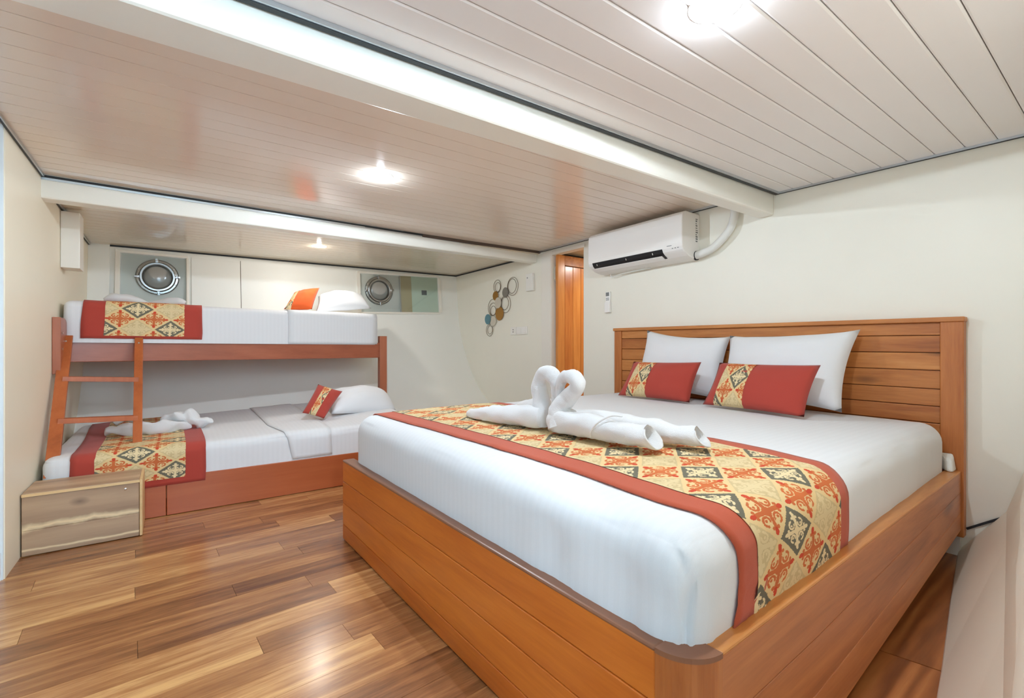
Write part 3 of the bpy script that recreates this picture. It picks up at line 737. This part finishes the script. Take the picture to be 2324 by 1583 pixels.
# side rail (near) tapers upwards towards the headboard
SLEN = (HR-FR).length-.012
def spt(t, d, z): return tuple(FR+sdir*t+sn*d+Vector((0, 0, z)))
def zbot(t): return max(.012, .012+(t-.55)*.071)
def sboard(mb, t0, t1, d0, d1, za, zb):   # za/zb functions of t
    return mb.hexa([spt(t0,d0,za(t0)),spt(t1,d0,za(t1)),spt(t1,d1,za(t1)),spt(t0,d1,za(t0)),spt(t0,d0,zb(t0)),spt(t1,d0,zb(t1)),spt(t1,d1,zb(t1)),spt(t0,d1,zb(t0))])
def zf(k): return lambda t: lerp(zbot(t), ZT-.004, k)
side = MB(); sboard(side, RC, .55, .010, .046, zf(.02), zf(.98)); sboard(side, .55, SLEN, .010, .046, zf(.02), zf(.98))
side = side.build('side_rail', M_bed_x, bed)
for (k0, k1) in ((0, .30), (.305, .655), (.66, 1.0)):
    a = MB(); sboard(a, RC, .55, 0, .014, zf(k0), zf(k1)); sboard(a, .55, SLEN, 0, .014, zf(k0), zf(k1)); c = Vector(spt(SLEN/2, 0, .1+k0*.3))
    o = link('rail_plank', a.mesh('rail_plank', M_bed_x, c, weld=.0005), side, c-Vector((1.9, 1.5, 0)))
    md = o.modifiers.new('bevel', 'BEVEL'); md.width = .002; md.segments = 2; md.limit_method = 'ANGLE'
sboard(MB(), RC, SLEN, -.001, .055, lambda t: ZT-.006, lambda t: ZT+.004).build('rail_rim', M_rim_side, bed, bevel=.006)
# rounded corner post
pc = FR+fdir*RC+sdir*RC
def arc(R, n=12): return [pc-sdir*R*math.cos(t)-fdir*R*math.sin(t) for t in [math.pi/2*i/n for i in range(n+1)]]
def post(z0, z1, Ro, Ri, ext):
    out, inn = arc(Ro), arc(Ri)
    poly = [(p.x, p.y) for p in out]+[(p.x, p.y) for p in reversed(inn)]
    return MB().prism(poly, lambda a, b: (a, b, z0), lambda a, b: (a, b, z1))
post(.006, ZT-.004, RC+.001, RC-.045, 0).build('corner_post', M_post, bed, weld=.0005)
post(ZT-.006, ZT+.0045, RC+.002, RC-.055, .0).build('corner_rim', M_rim, bed, weld=.0005)
# hidden far side rail and base panel
MB().hexa([(.74,2.44,.01),(3.04,2.53,.01),(3.04,2.575,.01),(.738,2.486,.01),(.74,2.44,ZT-.01),(3.04,2.53,ZT-.01),(3.04,2.575,ZT-.01),(.738,2.486,ZT-.01)]).build('side_rail', M_bed_x, bed)
MB().hexa([(.88,.54,.33),(3.03,.58,.33),(3.03,2.50,.33),(.80,2.42,.33),(.88,.54,.375),(3.03,.58,.375),(3.03,2.50,.375),(.80,2.42,.375)]).build('base_panel', M_bed_x, bed)
MB().box((1.0, .75, 0), (2.9, 2.3, .33)).build('base_plinth', M_bed_y, bed)

# mattress: a from foot to head, b from near side to far side
BM = Matt((.786, .508), (3.035, .575), (3.035, 2.53), (.776, 2.462), .377, (.632, .640, .658, .655),   .085, .012, .004)
BM.fold = True; mt = BM.surf((70, 64)).build('mattress', M_sheet, None, smooth=True, weld=.0008)
tag(mt, 'thick white sheeted mattress on the large double bed', 'mattress')
MB().hexa([(2.97,.535,.418),(3.035,.535,.418),(3.035,.60,.418),(2.97,.56,.418),(2.99,.545,.475),(3.035,.545,.50),(3.035,.60,.50),(2.99,.57,.475)]).build('cover_corner', M_foam, mt, bevel=.01)
# runner
prof = BM.profile(.035, 0, .005, over=.06)
tot = sum(math.hypot(q[0]-p[0], q[1]-p[1]) for p, q in zip(prof, prof[1:]))
def ra0(s_): return (.118+.03*math.sin(s_*2.1)+.008*nz(s_*4, 1))+(.06*math.exp(-((s_-.1)/.16)**2)) 
def ra1(s_): return .862+.05*math.sin(s_*1.3)-.02*math.exp(-((s_-.1)/.2)**2)
run = thing('bed_runner', 'rust bordered runner with diamond pattern across the large double bed', 'bed runner', (1.28, 1.5, .66))
BM.drape(prof, ra0, ra1, 26, wob=.004).build('runner_cloth', M_rust, run, smooth=True, solid=.003)
prof2 = BM.profile(.035, 0, .0085, over=.06)
BM.drape(prof2, ra0, ra1, 20, wob=.004, t0=.125, t1=.895).build('pattern_panel', M_ikat, run, smooth=True)

# ------------------------------------------------------------------ pillows and cushions on the big bed
make_cushion('pillow', 'white pillow on the left against the planked headboard', 'pillow', ((2.80, 2.27, .675), (2.83, 1.60, .675), (2.99, 1.625, 1.082), (2.985, 2.290, 1.145)),   .24, M_pillow, bow=.08, bow_v=.14, pow_=.48, crease=.007, group='white pillows on the double bed')
make_cushion('pillow', 'white pillow on the right against the planked headboard', 'pillow', ((2.76, 1.60, .675), (2.77, .92, .675), (2.985, .905, 1.105), (2.97, 1.62, 1.088)), .25, M_pillow, bow=.08, bow_v=.14, pow_=.48, crease=.007, group='white pillows on the double bed')
make_cushion('cushion', 'left red cushion with patterned band on the double bed', 'cushion', ((2.56, 2.215, .672), (2.565, 1.655, .672), (2.67, 1.640, .918), (2.67, 2.165, .910)), .13, M_red, (.13, .43), M_ikat_c, uvs=(.53, .27), bow=.045, group='red banded cushions on the double bed')
make_cushion('cushion', 'right red cushion with patterned band on the double bed', 'cushion', ((2.545, 1.555, .672), (2.49, .985, .668), (2.66, .975, .918), (2.66, 1.515, .918)), .13, M_red, (.13, .45), M_ikat_c, uvs=(.55, .27), bow=.045, group='red banded cushions on the double bed')

# ------------------------------------------------------------------ towel swans
def rough(mb, amp, fr):
    for i, p in enumerate(mb.v):
        d = Vector((nz(p[0]*fr, p[1]*fr, p[2]*fr), nz(p[1]*fr+7, p[2]*fr, p[0]*fr), nz(p[2]*fr+3, p[0]*fr, p[1]*fr)))*amp
        mb.v[i] = tuple(Vector(p)+d)
    return mb
def smooth_path(pts, n=6):
    out = []; P = [Vector(p) for p in pts]
    for i in range(len(P)-1):
        p0, p1, p2, p3 = P[max(i-1, 0)], P[i], P[i+1], P[min(i+2, len(P)-1)]
        for k in range(n):
            t = k/n; out.append(.5*((2*p1)+(p2-p0)*t+(2*p0-5*p1+4*p2-p3)*t*t+(3*p1-p0-3*p2+p3)*t**3))
    out.append(P[-1]); return out
def interp(vals, n=6):
    out = []
    for i in range(len(vals)-1): out += [lerp(vals[i], vals[i+1], k/n) for k in range(n)]
    return out+[vals[-1]]
def roll(mb, pts, rad, n=24, mouth=True, flat=None, slant=0.0):
    """a rolled towel: tube with a hollow, spiralling mouth at its last end"""
    P = smooth_path(pts); R = interp(rad); F = interp(flat) if flat else None
    vs0 = len(mb.v)
    mb.tube(P, R, n, F, cap=False)
    mb.f.append(tuple(vs0+k for k in range(n-1, -1, -1)))
    if mouth:  # cut the end obliquely and turn the mouth inwards
        last = len(mb.v)-n; d = (P[-1]-P[-2]).normalized(); c = P[-1]
        for q in range(6):
            for k in range(n):
                ii = last-q*n+k; p = Vector(mb.v[ii]); mb.v[ii] = tuple(p-d*(slant*(p.z-P[-1-q].z)*(1-q/6)))
        ring = [Vector(mb.v[last+k]) for k in range(n)]; cur = last
        for (s, dep) in ((.88, .002), (.80, -.014), (.74, -.07), (.66, -.13), (.40, -.15)):
            base = len(mb.v)
            mb.v += [tuple(c+(q-c)*s+d*dep) for q in ring]
            mb.f += [(cur+k, cur+(k+1) % n, base+(k+1) % n, base+k) for k in range(n)]; cur = base
        mb.f.append(tuple(cur+k for k in range(n)))
    else: mb.f.append(tuple(len(mb.v)-n+k for k in range(n)))
    return mb
ZB = .6705
def zt_(x, y): return ZB+.004
s1 = thing('towel_swan', 'white towel swan on the left, its neck bent right to meet the other', 'towel', (1.23, 1.62, ZB), 'towel swans on the bed runner')
def terry(mb, amp, fr, lines=0):
    """soft lumps plus creases that run round the roll"""
    for i, p in enumerate(mb.v):
        d = Vector((nz(p[0]*fr, p[1]*fr, p[2]*fr), nz(p[1]*fr+7, p[2]*fr, p[0]*fr), nz(p[2]*fr+3, p[0]*fr, p[1]*fr)))*amp
        w = nz(p[0]*70+p[2]*30, p[1]*70-p[2]*45, p[2]*20)*lines
        mb.v[i] = tuple(Vector(p)+d+Vector((w, w*.3, w)))
        if mb.v[i][2] < ZB+.003: mb.v[i] = (mb.v[i][0], mb.v[i][1], ZB+.003)
    return mb
def tpath(pts, rad, k=9): return smooth_path(pts, k), interp(rad, k)
r1 = MB(); roll(r1, [(1.242, 1.470, .722), (1.212, 1.56, .715), (1.188, 1.68, .708), (1.172, 1.80, .700), (1.165, 1.90, .692), (1.163, 1.955, .687)], [.047, .048, .042, .034, .024, .010], mouth=False)
terry(r1, .010, 15, .004).build('towel_roll', M_towel, s1, smooth=True)
r1 = MB(); roll(r1, [(1.275, 1.470, .727), (1.32, 1.56, .728), (1.37, 1.68, .720), (1.41, 1.80, .710), (1.44, 1.90, .700)], [.050, .054, .050, .040, .024], mouth=False)
terry(r1, .010, 15, .004).build('towel_roll', M_towel, s1, smooth=True)
P_, R_ = tpath([(1.245, 1.505, .695), (1.25, 1.490, .745), (1.25, 1.502, .80), (1.25, 1.510, .85), (1.25, 1.487, .890), (1.25, 1.447, .903), (1.25, 1.410, .886), (1.25, 1.398, .848), (1.25, 1.410, .800), (1.25, 1.428, .755)], [.056, .042, .034, .031, .030, .030, .029, .025, .018, .006])
n1 = MB(); n1.tube(P_, R_, 22); terry(n1, .006, 22, .003).build('towel_neck', M_towel, s1, smooth=True)
s2 = thing('towel_swan', 'white towel swan on the right, tail rolls pointing at the pillows', 'towel', (1.30, 1.15, ZB), 'towel swans on the bed runner')
P_, R_ = tpath([(1.235, 1.350, .695), (1.235, 1.366, .742), (1.238, 1.345, .788), (1.24, 1.302, .828), (1.24, 1.270, .862), (1.24, 1.286, .891), (1.24, 1.330, .893), (1.24, 1.362, .868), (1.24, 1.373, .825), (1.24, 1.380, .780)], [.060, .047, .036, .031, .030, .029, .027, .023, .016, .006])
n2 = MB(); n2.tube(P_, R_, 22); terry(n2, .006, 22, .003).build('towel_neck', M_towel, s2, smooth=True)
r2 = MB(); roll(r2, [(1.228, 1.385, .716), (1.232, 1.30, .718), (1.242, 1.20, .717), (1.25, 1.12, .713), (1.256, 1.04, .711), (1.263, .985, .713), (1.27, .955, .714)], [.044, .049, .047, .045, .045, .049, .052], flat=[1, 1, 1, .95, .85, .78, .76], slant=.6)
terry(r2, .009, 15, .003).build('towel_roll', M_towel, s2, smooth=True)
r2 = MB(); roll(r2, [(1.265, 1.36, .718), (1.32, 1.27, .720), (1.365, 1.15, .714), (1.395, 1.04, .708), (1.415, .96, .704), (1.43, .905, .704), (1.438, .88, .705)], [.046, .048, .046, .042, .038, .044, .048], flat=[1, 1, 1, .95, .85, .72, .66], slant=.7)
terry(r2, .009, 15, .003).build('towel_roll', M_towel, s2, smooth=True)
# folded edge of the towel wrapped round the front roll
fe = MB(); fe.tube(smooth_path([(1.20, 1.165, .688), (1.192, 1.155, .712), (1.205, 1.13, .745), (1.235, 1.10, .768), (1.27, 1.08, .765)]), interp([.003, .004, .004, .004, .003]), 8)
fe.build('towel_edge', M_towel, s2, smooth=True)

# ------------------------------------------------------------------ bunk bed
bunk = thing('bunk_bed', 'reddish brown built-in bunk bed against the far hull', 'bunk bed', (.6, 4.2, 0))
LY = 3.47
for (x0, x1) in ((XL+.005, -.02), (-.017, 1.72)):
    MB().box((x0, LY, .004), (x1, LY+.03, .232)).build('base_board', M_bunk_low, bunk, bevel=.003)
MB().box((XL+.005, LY+.03, .10), (1.72, 4.22, .21)).build('base_panel', M_bunk, bunk)
MB().box((1.69, LY+.03, .004), (1.72, 4.2, .232)).build('base_board', M_bunk_low, bunk)
UA, UB = Vector((XL+.012, 4.15, 0)), Vector((1.695, 4.50, 0))
ud = (UB-UA).normalized(); un = Vector((-ud.y, ud.x, 0))
def upt(t, d, z): p = UA.lerp(UB, t)+un*d; return (p.x, p.y, z)
MB().hexa([upt(0,0,.914),upt(1,0,.914),upt(1,.03,.914),upt(0,.03,.914),upt(0,0,1.091),upt(1,0,1.061),upt(1,.03,1.061),upt(0,.03,1.091)]).build('upper_rail', M_bunk, bunk, bevel=.004)
MB().hexa([upt(0,.03,.99),upt(1,.03,.99),(1.70,5.25,.99),(XL+.01,5.25,.99),upt(0,.03,1.04),upt(1,.03,1.04),(1.70,5.27,1.04),(XL+.01,5.27,1.04)]).build('upper_panel', M_bunk, bunk)
MB().box((1.672, 4.485, .004), (1.745, 4.545, 1.128)).build('post', M_bunk_z, bunk, bevel=.003)
# rounded end board on the left wall
eb = [(4.17, .846), (4.17, 1.135), (4.15, 1.165), (4.11, 1.186), (4.06, 1.195), (3.93, 1.195), (3.93, .846)]
MB().prism([(a+.0, b) for a, b in eb], lambda y, z: (XL+.001, y, z), lambda y, z: (XL+.040, y, z)).build('end_board', M_bunk_z, bunk, bevel=.003)
for z in (.90, 1.0, 1.1):
    MB().lathe([(.006, 0), (.006, .004)], (XL+.041, 3.97, z), (1, 0, 0), 8).build('screw', M_screw, bunk)

# mattresses: a along +x, b from front to hull
LM = Matt((XL+.02, 3.475), (1.66, 3.475), (1.66, 4.86), (XL+.02, 4.80), .215, (.405, .430, .50, .42), .055, .012, .006, True)
lm = LM.surf((44, 20)).build('mattress', M_sheet2, None, smooth=True, weld=.0008); tag(lm, 'white sheeted mattress on the lower bunk', 'mattress')
UM = Matt((XL+.02, 4.125), (1.655, 4.492), (1.655, 5.36), (XL+.02, 5.34), 1.042, (1.318, 1.338, 1.345, 1.325), .045, .008, .004, True)
um = UM.surf((40, 14)).build('mattress', M_sheet2, None, smooth=True, weld=.0008); tag(um, 'white sheeted mattress on the upper bunk', 'mattress')
def const(v): return lambda s_: v
LM.drape(LM.profile(.03, 1.30, .006), lambda s_: 1.235-.10*min(1, s_/.5), lambda s_: 1.50-.02*s_, 10, wob=.004).build('turned_sheet', M_sheet2, lm, smooth=True, solid=.003)
UM.drape(UM.profile(.004, .80, .006), const(1.385), const(UM.L-.01), 12, wob=.003).build('turned_sheet', M_sheet2, um, smooth=True, solid=.003)

def runner(M, label, a0, a1, h0, b1, hem, loc):
    t = thing('bed_runner', label, 'bed runner', loc)
    f0 = (lambda s_: a0+.02*math.sin(s_*3)); f1 = (lambda s_: a1+.015*math.sin(s_*2.2+1))
    M.drape(M.profile(h0, b1, .006), f0, f1, 18, wob=.004).build('runner_cloth', M_red, t, smooth=True, solid=.003)
    M.drape(M.profile(h0+hem, b1-.02, .0095), f0, f1, 14, uv0=.05, wob=.004, t0=.17, t1=.835).build('pattern_panel', M_ikat, t, smooth=True)
    return t
runner(LM, 'red bordered runner with diamond pattern on the lower bunk mattress', .105, .725, -.035, 1.28, .045, (-.15, 3.6, .4))
runner(UM, 'red bordered runner with diamond pattern on the upper bunk mattress', .085, .745, .030, .80, .020, (-.15, 4.3, 1.3))

make_cushion('pillow', 'plump white pillow at the right end of the lower bunk', 'pillow', ((1.040, 3.860, 0.478), (1.687, 4.100, 0.430), (1.684, 4.400, 0.565), (1.100, 4.220, 0.624)), .29, M_pillow, bow=.05, pow_=.48, back=.3, crease=.008)
make_cushion('cushion', 'small red cushion with patterned band leaning on the lower bunk pillow', 'cushion', ((0.810, 3.800, 0.514), (0.957, 3.760, 0.462), (1.147, 3.930, 0.650), (0.969, 3.980, 0.714)), .10, M_red, (.28, .58), M_ikat_c, uvs=(.34, .3), bow=.045)
make_cushion('pillow', 'plump white pillow at the right end of the upper bunk', 'pillow', ((1.101, 4.620, 1.348), (1.670, 4.720, 1.418), (1.675, 5.020, 1.553), (1.212, 4.980, 1.538)), .25, M_pillow, bow=.05, pow_=.48, back=.3, crease=.008)
make_cushion('cushion', 'small orange cushion with patterned band leaning on the upper bunk pillow', 'cushion', ((0.825, 4.600, 1.358), (1.060, 4.580, 1.368), (1.166, 4.740, 1.594), (0.961, 4.840, 1.542)), .12, M_orange, (.04, .24), M_ikat_c, uvs=(.34, .3), bow=.045)

# towels on the bunks
t = thing('folded_towel', 'white towel folded into two wings on the upper bunk', 'towel', (-.12, 4.62, 1.33))
a = MB(); a.tube(smooth_path([(-.40, 4.60, 1.365), (-.33, 4.62, 1.385), (-.22, 4.66, 1.378), (-.13, 4.68, 1.352)]), interp([.012, .040, .034, .014]), 14); rough(a, .014, 14).build('towel_wing', M_towel, t, smooth=True)
a = MB(); a.tube(smooth_path([(-.14, 4.66, 1.352), (-.05, 4.62, 1.368), (.05, 4.60, 1.378), (.10, 4.59, 1.372)]), interp([.014, .030, .036, .018]), 14); rough(a, .014, 14).build('towel_wing', M_towel, t, smooth=True)
t = thing('folded_towel', 'crumpled white towel figure on the lower bunk runner', 'towel', (-.05, 3.95, .43))
a = MB(); a.tube(smooth_path([(-.33, 4.00, .468), (-.24, 3.94, .475), (-.10, 3.90, .478), (.02, 3.90, .476), (.10, 3.93, .47)]), interp([.020, .040, .046, .042, .02]), 16); rough(a, .026, 16).build('towel_roll', M_towel, t, smooth=True)
a = MB(); a.tube(smooth_path([(-.05, 3.97, .48), (.03, 3.96, .525), (.11, 3.95, .520), (.20, 3.94, .485), (.25, 3.94, .475)]), interp([.03, .040, .046, .036, .008]), 16); rough(a, .034, 20).build('towel_wing', M_towel, t, smooth=True)
a = MB(); a.tube(smooth_path([(-.30, 4.05, .50), (-.26, 4.06, .535), (-.22, 4.06, .53), (-.17, 4.05, .49)]), interp([.018, .022, .022, .02]), 12); rough(a, .012, 18).build('towel_wing', M_towel, t, smooth=True)

# ------------------------------------------------------------------ ladder and step box
lad = thing('ladder', 'orange brown wooden ladder leaning from step box to upper bunk', 'ladder', (-.34, 3.55, .305))
Lb, Lt = Vector((-.520, 3.505, .3065)), Vector((-.537, 4.118, 1.088)); Rb, Rt = Vector((-.160, 3.575, .3065)), Vector((-.177, 4.186, 1.080))
def rail(b, t_, w, name):
    ld = (t_-b).normalized(); fx = Vector((1, .1, 0)).normalized(); ny = Vector((0, -1, 0))
    vs = []
    for c, z in ((b, 0), (t_, 0)):
        for dx, dy in ((-w/2, -.016), (w/2, -.016), (w/2, .016), (-w/2, .016)): vs.append(c+fx*dx+Vector((0, dy, 0)))
    return MB().add(vs, [(3,2,1,0),(4,5,6,7),(0,1,5,4),(1,2,6,5),(2,3,7,6),(3,0,4,7)]).build(name, M_ladder, lad, bevel=.003)
ra = rail(Lb, Lt, .058, 'ladder_rail'); rb = rail(Rb, Rt, .046, 'ladder_rail')
for k in (.355, .655):
    p, q = Lb.lerp(Lt, k), Rb.lerp(Rt, k-.02)
    MB().beam(p, q, .055, .030).build('rung', M_ladder, lad, bevel=.002)
for (b, t_, par) in ((Lb, Lt, ra), (Rb, Rt, rb)):
    for k in (.06, .95):
        MB().lathe([(.006, 0), (.006, .003), (.003, .005)], b.lerp(t_, k)+Vector((0, -.016, 0)), (0, -1, .2), 10).build('screw', M_screw, par)

bx = thing('step_box', 'low raw teak step box under the ladder', 'step box', (-.35, 3.3, 0))
X0, X1, Y0, Y1, BZ = XL+.006, -.120, 3.18, 3.462, .305
MB().box((X0, Y0+.004, .125), (X1-.014, Y0+.022, BZ-.018)).build('front_board', M_boxf, bx, bevel=.002)
MB().box((X0, Y0+.004, .004), (X1-.014, Y0+.022, .1245)).build('front_board', M_boxf, bx, bevel=.002)
MB().box((X0, Y0, BZ-.018), (X1-.012, Y0+.13, BZ)).build('top_board', M_box, bx, bevel=.004)
MB().box((X0, Y0+.131, BZ-.018), (X1-.012, Y1, BZ-.0005)).build('top_board', M_box, bx, bevel=.002)
MB().box((X0, Y0-.001, BZ-.016), (X1-.012, Y0+.0005, BZ-.003)).build('edge_strip', M_boxedge, bx)
MB().box((X1-.012, Y0+.002, .004), (X1, Y1, BZ-.001)).build('side_board', M_boxedge, bx, bevel=.001)
MB().box((X0, Y0+.022, .004), (X0+.015, Y1, BZ-.018)).build('side_board', M_box, bx)
MB().lathe([(.006, 0), (.006, .002), (.003, .003)], (-.19, Y0+.004, .262), (0, -1, 0), 10).build('screw', M_screw, bx)
MB().box((-.176, 3.545, .297), (-.142, 3.56, .345)).build('cleat', M_boxedge, lad)

# ------------------------------------------------------------------ wall fittings
ac = thing('air_conditioner', 'white split air conditioner high on the wall above the headboard', 'air conditioner', (3.0, 2.37, 1.63))
AY0, AY1 = 1.915, 2.822
prof_ac = [(3.098, 1.975), (2.93, 1.975), (2.90, 1.967), (2.884, 1.945), (2.879, 1.90), (2.878, 1.75), (2.882, 1.722), (2.893, 1.700), (2.912, 1.684), (2.955, 1.662), (3.02, 1.648), (3.098, 1.645)]
MB().prism(prof_ac, lambda x, z: (x, AY0, z), lambda x, z: (x, AY1, z)).build('casing', M_ac, ac, bevel=.008, seg=3)
# dark outlet, louvre flap, sensor window and stickers
sl = [(2.8800, 1.724), (2.8795, 1.719), (2.8905, 1.6965), (2.9105, 1.6805), (2.945, 1.6635), (2.947, 1.668), (2.914, 1.688), (2.896, 1.702)]
MB().prism(sl, lambda x, z: (x, AY0+.165, z), lambda x, z: (x, AY1-.05, z)).build('outlet_slot', M_black, ac)
lv = [(2.9065, 1.680), (2.909, 1.676), (2.950, 1.6555), (2.956, 1.656), (2.956, 1.660), (2.914, 1.682)]
MB().prism(lv, lambda x, z: (x, AY0+.185, z), lambda x, z: (x, AY1-.055, z)).build('louvre', M_ac, ac)
vs_ = [(2.8800, 1.722), (2.8880, 1.6965), (2.892, 1.6965), (2.886, 1.722)]
for y in (AY0+.25, AY0+.50, AY1-.10):
    MB().prism(vs_, lambda x, z: (x, y, z), lambda x, z: (x, y+.005, z)).build('vane', M_plastic, ac)
MB().box((2.8795, AY0+.085, 1.735), (2.882, AY0+.125, 1.755)).build('status_window', M_grey, ac)
for k in range(3): MB().box((2.8835, AY0+.03+k*.022, 1.714), (2.886, AY0+.042+k*.022, 1.719)).build('status_lamp', M_grey, ac)
rs = random.Random(5)
lab = MB()
for k in range(11):
    lab.box((3.045, AY0-.0012, 1.77+k*.016), (3.045+rs.uniform(.012, .026), AY0+.001, 1.77+k*.016+rs.uniform(.005, .011)))
lab.build('rating_label', M_grey, ac)
MB().tube(smooth_path([(3.07, AY1+.004, 1.76), (3.07, AY1+.03, 1.74), (3.07, AY1+.03, 1.70), (3.07, AY1-.01, 1.668)]), .003, 8).build('cable_loop', M_foam, ac, smooth=True)
MB().tube(smooth_path([(3.06, AY1-.09, 1.645), (3.06, AY1-.10, 1.622), (3.06, AY1-.13, 1.618), (3.06, AY1-.22, 1.632), (3.06, AY0+.4, 1.640)]), .004, 8).build('cable_loop', M_foam, ac, smooth=True)
hose = MB().tube(smooth_path([(3.055, AY0+.01, 1.672), (3.05, 1.86, 1.682), (3.05, 1.79, 1.702), (3.05, 1.72, 1.752), (3.052, 1.665, 1.81), (3.06, 1.645, 1.87), (3.07, 1.64, 1.93), (3.07, 1.64, 1.99)]), interp([.029, .028, .027, .027, .026, .026, .026, .026]), 14)
hose.build('refrigerant_hose', M_foam, ac, smooth=True)
MB().lathe([(.034, -.003), (.034, .008)], (3.055, AY0+.004, 1.672), (0, -1, 0), 16).build('hose_collar', M_black, ac)

rm = thing('remote_control', 'white remote control in a holder on the wall right of the door', 'remote control', (3.08, 2.80, 1.32))
RY = 2.785
MB().box((3.082, RY-.025, 1.335), (3.098, RY+.025, 1.50)).build('remote_body', M_ac, rm, bevel=.004)
MB().box((3.074, RY-.030, 1.318), (3.099, RY+.030, 1.41)).build('holder', M_ac, rm, bevel=.004)
MB().box((3.080, RY-.018, 1.462), (3.0825, RY+.018, 1.494)).build('screen', M_grey, rm)
for i in range(2):
    for j in range(3): MB().box((3.080, RY-.016+j*.012, 1.425+i*.014), (3.0825, RY-.009+j*.012, 1.433+i*.014)).build('button', M_grey, rm)

bxw = thing('sensor_box', 'small white box on the wall between the door and the circle art', 'sensor', (3.09, 3.868, 1.60))
MB().box((3.064, 3.81, 1.615), (3.099, 3.925, 1.800)).build('box_cover', M_plastic, bxw, bevel=.006)
MB().box((3.060, 3.89, 1.75), (3.0645, 3.90, 1.762)).build('indicator', M_grey, bxw)

sk = thing('wall_socket', 'white socket and switch plate low beside the circle art', 'switch', (3.095, 4.08, 1.155))
MB().box((3.090, 3.935, 1.158), (3.099, 4.13, 1.245)).build('switch_plate', M_plastic, sk, bevel=.002)
MB().box((3.090, 4.135, 1.158), (3.099, 4.235, 1.245)).build('socket_plate', M_plastic, sk, bevel=.002)
for k in range(2): MB().box((3.086, 3.945+k*.092, 1.170), (3.0905, 4.03+k*.092, 1.233)).build('rocker', M_ac, sk, bevel=.002)
for z in (1.190, 1.215): MB().lathe([(.006, -.001), (.006, .002)], (3.090, 4.185, z), (-1, 0, 0), 10).build('socket_hole', M_black, sk)

art = thing('wall_art', 'metal wall art of overlapping rings and coloured discs', 'wall art', (3.09, 4.45, 1.1))
def wpt(px, py, x=3.085):   # where the photograph shows a point of the piece on this wall
    r = (px-1162)/1056; u = (792-py)/1056; cc, ss = .80600, .59200; n = math.hypot(cc, ss); cc, ss = cc/n, ss/n
    dx, dy = cc*r+ss, -ss*r+cc; t_ = x/dx
    return dy*t_, 1+u*t_, t_
def disc(zx, zy, h, mat, dep, name='disc'):
    y, z, t_ = wpt(1000+zx/4.398, 560+zy/4.398); R = h/2/4.398*t_/1056
    MB().lathe([(R*.96, 0), (R, .002), (R, .005), (R*.96, .007)], (3.094-dep, y, z), (-1, 0, 0), 36).build(name, mat, art)
def hoop(zx, zy, h, dep):
    y, z, t_ = wpt(1000+zx/4.398, 560+zy/4.398); R = h/2/4.398*t_/1056
    MB().torus((3.092-dep, y, z), (1, 0, 0), R-.003, .0024, 44, 6).build('ring', M_wire, art, smooth=True)
for q in ((563, 395, 132), (568, 403, 96), (717, 395, 186), (710, 392, 148), (645, 572, 180), (638, 565, 132), (518, 605, 168), (520, 622, 128), (522, 638, 98), (487, 832, 124), (490, 828, 88)): hoop(*q, .004)
disc(547, 490, 92, M_gold, .006); disc(645, 455, 100, M_slate, .006); disc(577, 560, 110, M_pearl, .012); disc(587, 667, 138, M_gold, .006); disc(525, 742, 100, M_pearl, .006); disc(476, 724, 102, M_teal, .014)

cv = MB().box((XL+.001, 4.20, 1.535), (-.485, 4.37, 1.905)).build('conduit_cover', M_trimwhite, None, bevel=.003)
tag(cv, 'white boxed conduit cover high on the left wall', 'cover')

bpy.context.view_layer.update()
